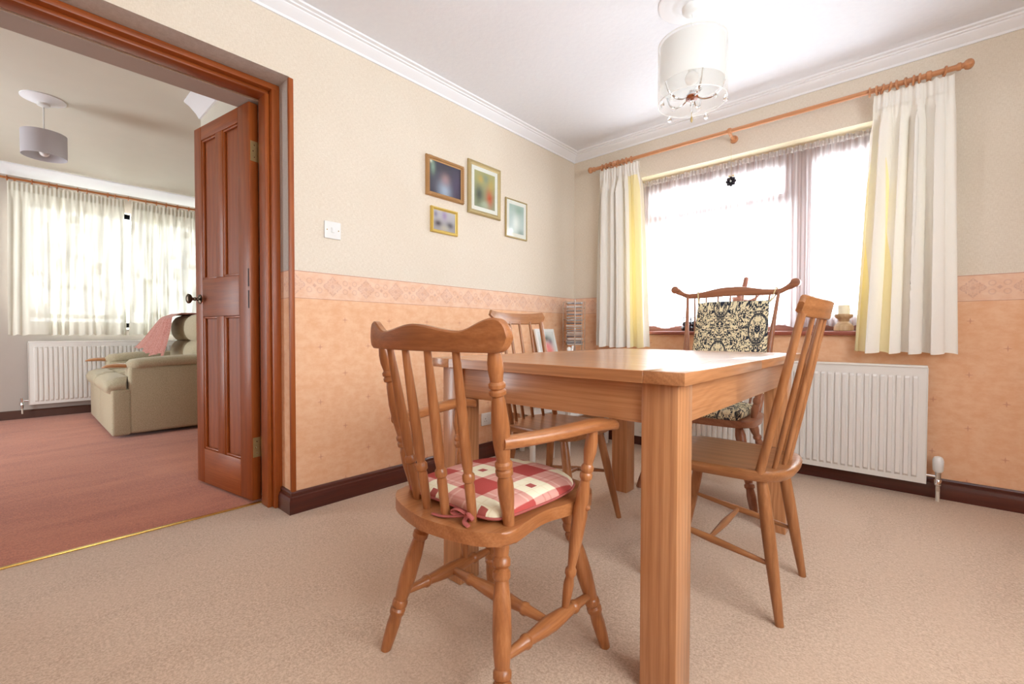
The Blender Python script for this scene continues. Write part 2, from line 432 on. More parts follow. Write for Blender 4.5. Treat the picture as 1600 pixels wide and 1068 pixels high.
def obj(name, bm, mat, parent=None, ang=38):
    bmesh.ops.recalc_face_normals(bm, faces=bm.faces)
    lim = radians(ang)
    for e in bm.edges:
        if len(e.link_faces) == 2 and e.calc_face_angle(0) > lim: e.smooth = False
    for f in bm.faces: f.smooth = True
    me = bpy.data.meshes.new(name); bm.to_mesh(me); bm.free()
    for m_ in (mat if isinstance(mat, (list, tuple)) else [mat]): me.materials.append(M[m_] if isinstance(m_, str) else m_)
    o = bpy.data.objects.new(name, me); C.objects.link(o)
    if parent: o.parent = parent
    return o
def mk(name, mat, parent, fn, ang=38):
    bm = bmesh.new(); fn(bm); return obj(name, bm, mat, parent, ang)
def boxo(name, mat, parent, *b, bev=0.0, seg=2): return mk(name, mat, parent, lambda bm: bx(bm, *b, bev=bev, seg=seg))
def thing(name, label, cat, loc=(0, 0, 0), rz=0.0, group=None):
    o = bpy.data.objects.new(name, None); C.objects.link(o); o.empty_display_size = 0.05
    o.location = loc; o.rotation_euler = (0, 0, rz); tag(o, label, cat, group); return o
def tag(o, label, cat, group=None):
    o['label'] = label; o['category'] = cat
    if group: o['group'] = group
    return o
def struct(o, label=None, cat=None):
    o['kind'] = 'structure'
    if label: o['label'] = label
    if cat: o['category'] = cat
    return o
def sempty(name, loc=(0, 0, 0), rz=0.0):
    o = bpy.data.objects.new(name, None); C.objects.link(o); o.location = loc; o.rotation_euler = (0, 0, rz); return o
def dup(root, loc, rz, label, group=None):
    def cp(o, par):
        c = o.copy(); C.objects.link(c); c.parent = par
        for ch in [q for q in bpy.data.objects if q.parent == o]: cp(ch, c)
        return c
    r = cp(root, None); r.location = loc; r.rotation_euler = (0, 0, rz); r['label'] = label
    if group: r['group'] = group
    return r

# ================================================================== THE SETTING
H = 2.40; XR = 3.35; YF = -4.9; LX = -4.45; LH = 2.52; LY0, LY1 = -5.2, -0.9
struct(boxo('floor', 'carpet', None, -0.26, XR, YF, 0.0, -0.1, 0.0), 'beige cut pile carpet covering the dining room floor', 'floor')
struct(boxo('floor_lounge', 'red_carpet', None, LX, -0.262, LY0, LY1, -0.1, -0.001), 'rust red carpet on the floor of the room beyond the doorway', 'floor')
struct(boxo('ceiling', 'ceil', None, 0.0, XR, YF, 0.0, H, H + 0.15), 'white textured ceiling above the dining table', 'ceiling')
struct(boxo('ceiling_lounge', 'lceil', None, LX, -0.40, LY0, LY1, LH, LH + 0.15), 'cream ceiling of the room beyond the doorway', 'ceiling')

# left wall with the wide doorway
DY0, DY1, DZ = -3.72, -2.384, 2.075
bm = bmesh.new()
bx(bm, -0.40, 0, DY1, 0.30, -0.05, LH + 0.15); bx(bm, -0.40, 0, LY0, DY0, -0.05, LH + 0.15)
bx(bm, -0.40, 0, DY0, DY1, DZ, LH + 0.15)
bx(bm, -0.40, -0.26, DY0, DY1, 2.03, DZ); bx(bm, -0.40, -0.26, DY1 - 0.012, DY1, 0, 2.03); bx(bm, -0.40, -0.26, DY0, DY0 + 0.012, 0, 2.03)
for f in bm.faces:
    f.normal_update(); c = f.calc_center_median()
    if c.x < -0.26: f.material_index = 1
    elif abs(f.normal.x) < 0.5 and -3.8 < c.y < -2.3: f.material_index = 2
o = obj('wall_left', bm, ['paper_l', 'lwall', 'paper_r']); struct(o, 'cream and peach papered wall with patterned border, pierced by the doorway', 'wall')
# window wall
WX0, WX1, WZ0, WZ1 = 0.55, 2.115, 0.86, 2.075
bm = bmesh.new()
bx(bm, -0.0, WX0, 0, 0.30, -0.05, H + 0.15); bx(bm, WX1, XR, 0, 0.30, -0.05, H + 0.15)
bx(bm, WX0, WX1, 0, 0.30, WZ1, H + 0.15); bx(bm, WX0, WX1, 0, 0.30, -0.05, WZ0)
for f in bm.faces:
    c = f.calc_center_median(); f.normal_update()
    if WX0 - 0.01 < c.x < WX1 + 0.01 and WZ0 - 0.01 < c.z < WZ1 + 0.01 and c.y > 0.05: f.material_index = 1
o = obj('wall_back', bm, ['paper_w', 'soffit']); struct(o, 'papered wall with the wide dining room window and radiator', 'wall')
bm = bmesh.new()
RY0, RY1 = -3.50, -1.60
bx(bm, XR, XR + 0.2, YF, RY0, -0.05, H + 0.15); bx(bm, XR, XR + 0.2, RY1, 0.3, -0.05, H + 0.15); bx(bm, XR, XR + 0.2, RY0, RY1, 2.15, H + 0.15); bx(bm, XR, XR + 0.2, RY0, RY1, -0.05, 0.95)
struct(obj('wall_right', bm, 'paper_w'))
struct(boxo('wall_front', 'paper_w', None, 0, XR, YF - 0.2, YF, -0.05, H + 0.15))
# lounge walls
WY0, WY1, VZ0, VZ1 = -3.22, -1.45, 0.92, 2.22
bm = bmesh.new()
bx(bm, LX - 0.25, LX, LY0, WY0, -0.05, LH + 0.15); bx(bm, LX - 0.25, LX, WY1, LY1, -0.05, LH + 0.15)
bx(bm, LX - 0.25, LX, WY0, WY1, -0.05, VZ0); bx(bm, LX - 0.25, LX, WY0, WY1, VZ1, LH + 0.15)
struct(obj('wall_lounge', bm, 'lwall'), 'greyish wall under the lounge window beyond the doorway', 'wall')
bm = bmesh.new()
bx(bm, LX - 0.25, -3.2, LY0 - 0.2, LY0, -0.05, LH + 0.15); bx(bm, -2.2, -0.40, LY0 - 0.2, LY0, -0.05, LH + 0.15); bx(bm, -3.2, -2.2, LY0 - 0.2, LY0, 2.15, LH + 0.15)
struct(obj('wall_lounge_left', bm, 'lwall'))
w4 = sempty('added_window_4'); struct(w4)  # added patio door, unseen by the camera, letting more daylight into the lounge
for n_, b in (('frame_head', (-3.2, -2.2, 2.08, 2.15)), ('frame_jamb', (-3.2, -3.13, 0.05, 2.08)), ('frame_jamb', (-2.27, -2.2, 0.05, 2.08)), ('frame_sill', (-3.2, -2.2, 0.0, 0.05))):
    boxo(n_, 'upvc', w4, b[0], b[1], LY0 - 0.13, LY0 - 0.06, b[2], b[3], bev=0.004)
boxo('pane', 'glass', w4, -3.13, -2.27, LY0 - 0.098, LY0 - 0.092, 0.05, 2.08)
struct(boxo('wall_lounge_right', 'lwall', None, LX - 0.25, -0.40, LY1, LY1 + 0.2, -0.05, LH + 0.15))
struct(boxo('wall_lounge_nib', 'lceil', None, -1.68, -0.40, -2.34, LY1, -0.01, LH + 0.05), 'pale wall end seen above the open door', 'wall')

# cornices (profile: distance from the wall, height)
CP = [(0, 0), (0, -0.062), (0.008, -0.062), (0.012, -0.052), (0.040, -0.034), (0.052, -0.022), (0.053, -0.018), (0.066, -0.016), (0.068, -0.010), (0.086, -0.008), (0.089, 0)]
def moulding(name, mat, st, en, label=None, cat=None):
    """st/en: functions mapping (d, z) of the profile to the end points"""
    bm = bmesh.new(); loft(bm, [[st(*p) for p in CPX], [en(*p) for p in CPX]])
    o = obj(name, bm, mat, None, 25); struct(o, label, cat); return o
CPX = CP
moulding('trim_1', 'cornice', lambda d, z: (d, YF + d, H + z), lambda d, z: (d, -d, H + z), 'white moulded cornice along the wall with the pictures', 'cornice')
moulding('trim_2', 'cornice', lambda d, z: (d, -d, H + z), lambda d, z: (XR - d, -d, H + z), 'white moulded cornice above the curtain pole', 'cornice')
moulding('trim_3', 'cornice', lambda d, z: (XR - d, YF + d, H + z), lambda d, z: (XR - d, -d, H + z))
moulding('trim_4', 'cornice', lambda d, z: (d, YF + d, H + z), lambda d, z: (XR - d, YF + d, H + z))
CPX = [(0, 0), (0, -0.10), (0.012, -0.10), (0.03, -0.07), (0.07, -0.03), (0.10, -0.012), (0.10, 0)]
moulding('trim_5', 'cornice', lambda d, z: (LX + d, LY0, LH + z), lambda d, z: (LX + d, LY1, LH + z), 'white coving above the lounge curtains', 'cornice')
moulding('trim_6', 'cornice', lambda d, z: (-0.40, -2.34 - d, LH + z), lambda d, z: (-1.68, -2.34 - d, LH + z), 'white coving end above the open door', 'cornice')
# skirting boards
BP = [(0, 0), (0.022, 0), (0.022, 0.060), (0.0195, 0.066), (0.0165, 0.078), (0.0105, 0.082), (0.0115, 0.096), (0.007, 0.104), (0, 0.104)]
CPX = BP
moulding('baseboard_left', 'base_y', lambda d, z: (d, DY1 - d, z), lambda d, z: (d, -d, z), 'dark stained moulded skirting board below the pictures', 'skirting board')
moulding('baseboard_reveal', 'base_x', lambda d, z: (d, DY1 - d, z), lambda d, z: (-0.12, DY1 - d, z), 'short dark skirting return beside the door frame', 'skirting board')
moulding('baseboard_back', 'base_x', lambda d, z: (d, -d, z), lambda d, z: (XR - d, -d, z), 'dark stained skirting board behind the dining room radiator', 'skirting board')
moulding('baseboard_right', 'base_y', lambda d, z: (XR - d, YF, z), lambda d, z: (XR - d, -d, z))
CPX = [(0, 0), (0.018, 0), (0.018, 0.07), (0.008, 0.085), (0, 0.085)]
moulding('baseboard_lounge', 'lbase', lambda d, z: (LX + d, LY0, z), lambda d, z: (LX + d, LY1, z), 'brown skirting board under the lounge radiator', 'skirting board')
struct(mk('trim_7', 'pine_z', None, lambda bm: bx(bm, -0.012, 0.008, DY1 - 0.007, DY1 + 0.016, 0.10, 2.07, 0.004)), 'slim reddish timber bead on the corner of the wall beside the doorway', 'trim')
struct(boxo('trim_8', 'strip', None, -0.272, -0.252, DY0 + 0.02, DY1 - 0.05, 0.0, 0.006, bev=0.002), 'thin brass strip between the beige and red carpets', 'threshold strip')
# door frame
fr = sempty('trim_9'); struct(fr, 'reddish brown timber frame around the doorway', 'door frame')
for s, (a, b) in ((1, (DY1, -1)), (-1, (DY0, 1))):
    y0, y1 = sorted((a, a + b * 0.036)); boxo('jamb', 'pine_z', fr, -0.262, -0.118, y0, y1, 0, 2.052, bev=0.004)
    y0, y1 = sorted((a + b * 0.036, a + b * 0.058)); st = boxo('door_stop', 'pine_z', fr, -0.235, -0.150, y0, y1, 0, 2.035, bev=0.005)
boxo('head', 'pine_y', fr, -0.262, -0.118, DY0, DY1, 2.046, 2.074, bev=0.004)
boxo('door_stop', 'pine_y', fr, -0.235, -0.150, DY0 + 0.04, DY1 - 0.04, 2.026, 2.046, bev=0.005)

# the four panel door, hinged at its local origin, running along local +x
def make_door():
    hx, hy = -0.285, -2.426
    d = sempty('door_1', (hx, hy, 0.012), pi + radians(9.2)); struct(d, 'reddish brown four panel door standing open into the lounge', 'door')
    W_, T_, Z = 0.60, 0.045, 2.012            # thickness towards local +y (camera side)
    xs = [0, 0.112, 0.277, 0.352, 0.517, W_]
    def pl(n, x0, x1, z0, z1, ax, y0=0.0, y1=T_): return boxo(n, 'pine_' + ax, d, x0, x1, y0, y1, z0, z1, bev=0.0025)
    pl('stile', xs[0], xs[1], 0, Z, 'z'); pl('stile', xs[4], xs[5], 0, Z, 'z')
    pl('rail', xs[1], xs[4], 0, 0.195, 'x'); pl('rail', xs[1], xs[4], 0.945, 1.155, 'x'); pl('rail', xs[1], xs[4], 1.935, Z, 'x')
    pl('mullion', xs[2], xs[3], 0.195, 0.945, 'z'); pl('mullion', xs[2], xs[3], 1.155, 1.935, 'z')
    for x0, x1 in ((xs[1], xs[2]), (xs[3], xs[4])):
        for z0, z1 in ((0.195, 0.945), (1.155, 1.935)):
            p = boxo('panel', 'pine_z', d, x0 - 0.006, x1 + 0.006, 0.016, 0.029, z0 - 0.006, z1 + 0.006)
            def bead(bm):
                for yb, yo in ((0.029, 0.041), (0.016, 0.004)):
                    y0, y1 = sorted((yb, yo))
                    bx(bm, x0, x0 + 0.012, y0, y1, z0, z1, 0.004); bx(bm, x1 - 0.012, x1, y0, y1, z0, z1, 0.004)
                    bx(bm, x0, x1, y0, y1, z0, z0 + 0.012, 0.004); bx(bm, x0, x1, y0, y1, z1 - 0.012, z1, 0.004)
            mk('panel_bead', 'pine_z', p, bead)
    for z in (0.22, 1.72):
        h = boxo('hinge', 'brass', d, -0.0025, 0.0, 0.004, 0.040, z, z + 0.10)
        mk('hinge_pin', 'brass', h, lambda bm: lathe(bm, (-0.004, -0.003, z - 0.003), (-0.004, -0.003, z + 0.103), [(0, 0.004), (0.02, 0.005), (0.98, 0.005), (1, 0.004)], 8))
        def scr(bm):
            for k in range(3): lathe(bm, (-0.0042, 0.022 + 0.006 * (k % 2), z + 0.02 + 0.03 * k), (-0.002, 0.022 + 0.006 * (k % 2), z + 0.02 + 0.03 * k), [(0, 0.003), (1, 0.004)], 8)
        mk('hinge_screws', 'chrome', h, scr)
    for z in (0.98, 1.09):
        boxo('mortise_slot', 'dark', d, 0.012, 0.022, T_ - 0.002, T_ + 0.0008, z, z + 0.09)
    for s, y in ((1, T_), (-1, 0.0)):
        k = mk('knob', 'knob', d, lambda bm: lathe(bm, (0.548, y, 1.045), (0.548, y + s * 0.068, 1.045), [(0, .027), (.05, .027), (.1, .02), (.14, .010), (.3, .008), (.38, .011), (.46, .008), (.6, .009), (.66, .018), (.74, .026), (.86, .028), (.94, .022), (1, .006)], 18))
make_door()

# ------------------------------------------------------------------ dining window
wn = sempty('window_1'); struct(wn, 'wide dark wood window with top opening light, blown out by daylight', 'window')
FY0, FY1 = 0.15, 0.215
def rail(n, x0, x1, z0, z1, y0=FY0, y1=FY1, par=wn, mat='winw'): return boxo(n, mat, par, x0, x1, y0, y1, z0, z1, bev=0.004)
rail('frame_head', WX0, WX1, 2.015, WZ1); rail('frame_sill', WX0, WX1, 0.884, 0.935)
rail('frame_jamb', WX0, WX0 + 0.06, 0.935, 2.015); rail('frame_jamb', WX1 - 0.06, WX1, 0.935, 2.015)
rail('frame_mullion', 1.595, 1.690, 0.935, 2.015); rail('frame_transom', WX0 + 0.06, 1.595, 1.715, 1.775)
sh = sempty('opening_light'); sh.parent = wn
rail('sash_top', WX0 + 0.06, 1.595, 1.955, 2.015, 0.14, 0.20, sh); rail('sash_bottom', WX0 + 0.06, 1.595, 1.775, 1.80, 0.14, 0.20, sh)
rail('sash_side', WX0 + 0.06, WX0 + 0.10, 1.80, 1.955, 0.14, 0.20, sh); rail('sash_side', 1.555, 1.595, 1.80, 1.955, 0.14, 0.20, sh)
rail('casement_top', 1.69, WX1 - 0.06, 1.955, 2.015, 0.14, 0.20); rail('casement_bottom', 1.69, WX1 - 0.06, 0.935, 0.985, 0.14, 0.20)
rail('casement_side', 1.69, 1.735, 0.985, 1.955, 0.14, 0.20); rail('casement_side', WX1 - 0.10, WX1 - 0.06, 0.985, 1.955, 0.14, 0.20)
boxo('pane', 'glass', wn, WX0 + 0.06, 1.595, 0.178, 0.184, 0.935, 1.715)
boxo('pane', 'glass', wn, WX0 + 0.10, 1.555, 0.168, 0.174, 1.80, 1.955)
boxo('pane', 'glass', wn, 1.735, WX1 - 0.10, 0.168, 0.174, 0.985, 1.955)
boxo('window_sill', 'sillw', wn, WX0 - 0.02, WX1 + 0.02, -0.035, 0.15, 0.858, 0.884, bev=0.007, seg=3)

# net curtain
nc = thing('net_curtain', 'white sheer net curtain with a gathered heading across the dining window', 'net curtain', (0, 0, 0))
def netf(u, v):
    x = WX0 + 0.01 + u * (WX1 - WX0 - 0.02); top, bot = 2.045, 0.905 + 0.02 * abs(sin(u * pi * 7)) ** 2
    a = 0.006 + 0.010 * v
    return (x + 0.003 * sin(u * 97), 0.105 + a * sin(u * 2 * pi * 46 + 1.3 * sin(u * 23)) + 0.004 * sin(u * 61 + v * 3), top + (bot - top) * v)
mk('net_panel', 'net', nc, lambda bm: grid(bm, 460, 10, netf), 180)
mk('heading', 'net', nc, lambda bm: grid(bm, 620, 4, lambda u, v: (WX0 + 0.01 + u * (WX1 - WX0 - 0.02), 0.090 + 0.010 * sin(u * 2 * pi * 70 + 2 * sin(u * 31)) * (0.6 + 0.4 * sin(v * 9)), 2.066 - 0.036 * v + 0.004 * sin(u * 190))), 180)
mk('heading_wire', 'white_pl', nc, lambda bm: tube(bm, [(WX0 + 0.002, 0.105, 2.04), (WX1 - 0.002, 0.105, 2.04)], 0.003, 8))

# curtain pole
PZ, PY = 2.200, -0.10
pl_ = thing('curtain_pole', 'light wooden curtain pole with turned finials above the dining window', 'curtain pole', (1.31, PY, PZ))
mk('rod', 'pole', pl_, lambda bm: tube(bm, [(-1.07, 0, 0), (0, 0, 0), (1.07, 0, 0)], 0.0135, 16))
for s in (-1, 1):
    mk('finial', 'pole', pl_, lambda bm: lathe(bm, (s * 1.04, 0, 0), (s * 1.105, 0, 0), [(0, .0145), (.1, .019), (.25, .019), (.3, .014), (.4, .014), (.5, .022), (.65, .025), (.8, .024), (.92, .017), (1, .004)], 16))
for x in (-0.86, -0.02, 0.94):
    b = mk('bracket', 'pole', pl_, lambda bm: (lathe(bm, (x - 0.012, 0, 0), (x + 0.012, 0, 0), [(0, .017), (.2, .021), (.8, .021), (1, .017)], 16), tube(bm, [(x, 0.005, -0.012), (x, 0.03, -0.022), (x, 0.085, -0.022)], [.010, .010, .012], 10), lathe(bm, (x, 0.086, -0.022), (x, 0.1, -0.022), [(0, .022), (.6, .026), (1, .026)], 16)))
ringx = [-0.975 + 0.0 + 0.036 * k + 0.008 * rnd.uniform(-1, 1) for k in range(8)] + [0.70 + 0.030 * k + 0.005 * rnd.uniform(-1, 1) for k in range(8)] + [1.0]
def ringm(bm):
    n, m = 16, 8
    R_, r_ = 0.0215, 0.0052
    rs = [[bm.verts.new((r_ * sin(2 * pi * j / m), (R_ + r_ * cos(2 * pi * j / m)) * cos(2 * pi * i / n), (R_ + r_ * cos(2 * pi * j / m)) * sin(2 * pi * i / n) - 0.004)) for j in range(m)] for i in range(n)]
    for i in range(n):
        for j in range(m): bm.faces.new((rs[i][j], rs[(i + 1) % n][j], rs[(i + 1) % n][(j + 1) % m], rs[i][(j + 1) % m]))
ring0 = mk('ring', 'pole', pl_, ringm)
for i, x in enumerate(ringx):
    r = ring0 if i == 0 else ring0.copy()
    if i: C.objects.link(r)
    r.location = (x, 0, 0); r.rotation_euler = (0, rnd.uniform(-.15, .15), rnd.uniform(-.3, .3))

def curtain(name, label, xt0, xt1, xb0, xb1, nf, seed, mat, zt, zb, yy, axis='x', amp=0.030, glow_lining=None, irr=0.018, strips=()):
    """gathered cloth; lining(u, v) says where window glow is painted as yellow strips"""
    rr = random.Random(seed); ph = [rr.uniform(0, 6.28) for _ in range(8)]
    mid = (0.5 * (xt0 + xt1), yy, zb)
    t = thing(name, label, 'curtain', mid if axis == 'x' else (yy, mid[0], zb))
    def warp(u, v):
        if not strips: return u
        sc_ = max(0.02, min(1.0, (v - .24) / .60)); w0 = sum(b - a for a, b in strips); k = (1 - w0 * sc_) / (1 - w0); o = 0.0; c = 0.0
        for a, b in strips:
            if u <= a: return o + (u - c) * k
            o += (a - c) * k
            if u <= b: return o + (u - a) * sc_
            o += (b - a) * sc_; c = b
        return o + (u - c) * k
    def f(u, v):
        u = warp(u, v)
        x = (xt0 + (xt1 - xt0) * u) * (1 - v) + (xb0 + (xb1 - xb0) * u) * v
        w_ = u + irr * sin(u * 9 + ph[0]) + irr * .45 * sin(u * 21 + ph[1]) + irr * .3 * sin(u * 13 + v * 2.0 + ph[5])
        k = min(1.0, max(0.0, (v - 0.03) / 0.12)); k = k * k * (3 - 2 * k)
        a = amp * (0.22 + 0.78 * k) * (0.75 + 0.35 * sin(u * 11 + ph[2]))
        q = sin(2 * pi * nf * w_ + 0.5 * sin(v * 2.2 + u * 5 + ph[3]))
        y = a * (abs(q) ** .75) * (1 if q > 0 else -1) + 0.012 * sin(v * 3 + u * 4 + ph[4]) * k
        y += 0.006 * (1 - k) * sin(2 * pi * nf * 2.7 * u)
        x += 0.45 * a * cos(2 * pi * nf * 2 * w_) * k
        z = zt + (zb - zt) * v + 0.006 * sin(2 * pi * nf * w_) * v
        if v < 0.001: z += 0.004 * sin(u * 2 * pi * nf * 2)
        if axis == 'x': return (x - mid[0], y, z - zb)
        return (y, x - mid[0], z - zb)
    NU, NV = 100, 44
    def part(bm, want):
        vs_ = {}
        def vt(i, j):
            if (i, j) not in vs_: vs_[(i, j)] = bm.verts.new(f(i / NU, j / NV))
            return vs_[(i, j)]
        for i in range(NU):
            for j in range(NV):
                if bool(glow_lining and glow_lining((i + .5) / NU, (j + .5) / NV)) == want: bm.faces.new((vt(i, j), vt(i + 1, j), vt(i + 1, j + 1), vt(i, j + 1)))
    mk('drape', mat, t, lambda bm: part(bm, False), 180)
    if glow_lining: mk('glow_lining', 'glow_lining', t, lambda bm: part(bm, True), 180)
    def f2(u, v):
        q = Vector(f(u, 0.012 + v * 0.045)); s = -0.005
        return (q.x, q.y + s, q.z) if axis == 'x' else (q.x - s, q.y, q.z)
    mk('heading_tape', mat, t, lambda bm: grid(bm, int(nf * 18), 2, f2), 180)
    return t
curtain('curtain', 'cream lined curtain hanging on the dining window side nearest the room corner', 0.315, 0.655, 0.265, 0.735, 5.5, 3, 'curtain', 2.172, 0.762, -0.098, amp=0.034, glow_lining=lambda u, v: v > .06 and .70 < u < .92)
curtain('curtain', 'cream lined curtain hanging above the radiator valve on the dining window', 2.03, 2.345, 1.965, 2.372, 4.6, 8, 'curtain', 2.172, 0.766, -0.098, amp=0.036, glow_lining=lambda u, v: v > .24 and (u < .09 or .25 < u < .38), strips=((0.0, .09), (.25, .38)))

# ------------------------------------------------------------------ radiators
def radiator(name, label, L, Hh, loc, rz, pitch, valve_side):
    """front faces local -y; local x along the wall, origin at floor, wall side y=0"""
    t = thing(name, label, 'radiator', loc, rz)
    z0, z1 = 0.085, 0.085 + Hh; n = int((L - 0.05) / pitch); m0 = (L - n * pitch) / 2
    def front(bm):
        prof = []
        xs_ = [(0.0, 0)]
        for k in range(n):
            b = m0 + k * pitch
            for s, h in ((0.0, 0), (0.30, 0), (0.40, 1), (0.90, 1), (1.0, 0)): xs_.append((b + s * pitch, h))
        xs_.append((L, 0))
        zs = [(0, 0), (0.028, 0), (0.040, 1), (Hh - 0.055, 1), (Hh - 0.045, 0), (Hh, 0)]
        g = [[bm.verts.new((x, -0.062 - (0.0 if not (h and q) else 0.010), z0 + z)) for z, q in zs] for x, h in xs_]
        for i in range(len(g) - 1):
            for j in range(len(zs) - 1): bm.faces.new((g[i][j], g[i + 1][j], g[i + 1][j + 1], g[i][j + 1]))
        bx(bm, 0.0, L, -0.0615, -0.05, z0, z1)
    mk('front_panel', 'white_en', t, front, 30)
    boxo('back_panel', 'white_en', t, 0.01, L - 0.01, -0.032, -0.022, z0 + 0.01, z1 - 0.01)
    for x0, x1 in ((-0.004, 0.0), (L, L + 0.004)): boxo('side_cover', 'white_en', t, x0, x1, -0.066, -0.018, z0, z1, bev=0.0015)
    g = boxo('top_grille', 'white_en', t, -0.002, L + 0.002, -0.068, -0.016, z1, z1 + 0.012, bev=0.004)
    for x in (0.2, L - 0.2): boxo('wall_bracket', 'white_en', t, x, x + 0.03, -0.022, -0.002, z0 + 0.05, z1 - 0.05)
    for x in valve_side:
        s = 1 if x > L / 2 else -1; xv = (L if s > 0 else 0) + s * 0.048
        v = mk('valve', 'chrome', t, lambda bm: (lathe(bm, (xv, -0.042, 0.055), (xv, -0.042, 0.155), [(0, .011), (.25, .011), (.3, .016), (.55, .016), (.6, .012), (1, .013)], 14), tube(bm, [(xv, -0.042, 0.128), (xv - s * 0.048, -0.042, 0.128)], .008, 10)))
        if rz == 0.0:
            mk('thermostatic_head', 'white_pl', v, lambda bm: lathe(bm, (xv, -0.042, 0.152), (xv, -0.042, 0.235), [(0, .014), (.12, .021), (.7, .023), (.85, .020), (.95, .015), (1, .004)], 18))
        mk('pipe', 'copper', v, lambda bm: tube(bm, [(xv, -0.042, 0.06), (xv, -0.042, 0.03), (xv, -0.042, 0.0)], .0085 if rz == 0 else .007, 10))
    return t
radiator('radiator', 'white ribbed panel radiator under the dining window', 1.645, 0.605, (0.622, -0.035, 0), 0.0, 0.0336, (1.6,))
# lounge radiator on the far wall (front faces +x)
radiator('radiator', 'white ribbed panel radiator behind the beige sofa', 1.60, 0.625, (LX + 0.03, -3.18, 0.055), radians(90), 0.036, (0,))
lp = [o for o in bpy.data.objects if o.name == 'radiator.001'][0]

# ------------------------------------------------------------------ lounge window and curtains
w2 = sempty('window_2'); struct(w2, 'lounge window behind cream curtains, blown out by daylight', 'window')
for n_, b in (('frame_head', (WY0, WY1, VZ1 - 0.06, VZ1)), ('frame_sill', (WY0, WY1, VZ0, VZ0 + 0.06)), ('frame_jamb', (WY0, WY0 + 0.06, VZ0, VZ1)), ('frame_jamb', (WY1 - 0.06, WY1, VZ0, VZ1)), ('frame_mullion', (-2.43, -2.36, VZ0, VZ1)), ('frame_transom', (WY0, -2.43, 1.02, 1.06))):
    boxo(n_, 'upvc', w2, LX - 0.14, LX - 0.08, *b, bev=0.004)
boxo('pane', 'glass', w2, LX - 0.113, LX - 0.108, WY0 + 0.06, -2.43, VZ0 + 0.06, VZ1 - 0.06)
boxo('pane', 'glass', w2, LX - 0.113, LX - 0.108, -2.36, WY1 - 0.06, VZ0 + 0.06, VZ1 - 0.06)
boxo('window_sill', 'upvc', w2, LX - 0.08, LX + 0.02, WY0 - 0.02, WY1 + 0.02, VZ0 - 0.025, VZ0, bev=0.005)
cpole = thing('curtain_pole', 'slim wooden curtain pole with rings on the lounge wall', 'curtain pole', (LX + 0.09, -2.3, 2.37))
mk('rod', 'pole_y', cpole, lambda bm: tube(bm, [(0, -1.03, 0), (0, 0, 0), (0, 1.05, 0)], 0.012, 12))
for s in (-1, 1): mk('finial', 'pole_y', cpole, lambda bm: lathe(bm, (0, s * 1.03, 0), (0, s * 1.085, 0), [(0, .012), (.3, .013), (.5, .021), (.75, .022), (1, .003)], 12))
r0 = mk('ring', 'pole_y', cpole, ringm)
for i in range(18):
    r = r0 if i == 0 else r0.copy()
    if i: C.objects.link(r)
    r.location = (0, -0.97 + 0.112 * i + rnd.uniform(-.03, .03), 0); r.rotation_euler = (0, 0, radians(90) + rnd.uniform(-.2, .2))
for y in (-0.95, 0.92): mk('bracket', 'pole_y', cpole, lambda bm: tube(bm, [(0, y, -0.01), (-0.04, y, -0.02), (-0.088, y, -0.02)], .009, 8))
curtain('curtain', 'cream patterned lounge curtain above the free end of the radiator', -3.30, -2.43, -3.31, -2.43, 10.0, 21, 'lcurtain', 2.345, 0.84, LX + 0.085, 'y', 0.016, irr=0.05)
curtain('curtain', 'cream lounge curtain beside the edge of the open door', -2.37, -1.40, -2.41, -1.40, 10.0, 29, 'lcurtain', 2.345, 0.84, LX + 0.085, 'y', 0.016, irr=0.05)
w3 = sempty('added_window_3'); struct(w3)  # added side window, unseen by the camera, giving the dining room fill light
for n_, b in (('frame_head', (RY0, RY1, 2.09, 2.15)), ('frame_jamb', (RY0, RY0 + 0.06, 1.01, 2.09)), ('frame_jamb', (RY1 - 0.06, RY1, 1.01, 2.09)), ('frame_mullion', (-2.59, -2.51, 1.01, 2.09)), ('frame_sill', (RY0, RY1, 0.95, 1.01))):
    boxo(n_, 'upvc', w3, XR + 0.06, XR + 0.13, b[0], b[1], b[2], b[3], bev=0.004)
boxo('pane', 'glass', w3, XR + 0.092, XR + 0.098, RY0 + 0.06, -2.59, 1.01, 2.09); boxo('pane', 'glass', w3, XR + 0.092, XR + 0.098, -2.51, RY1 - 0.06, 1.01, 2.09)

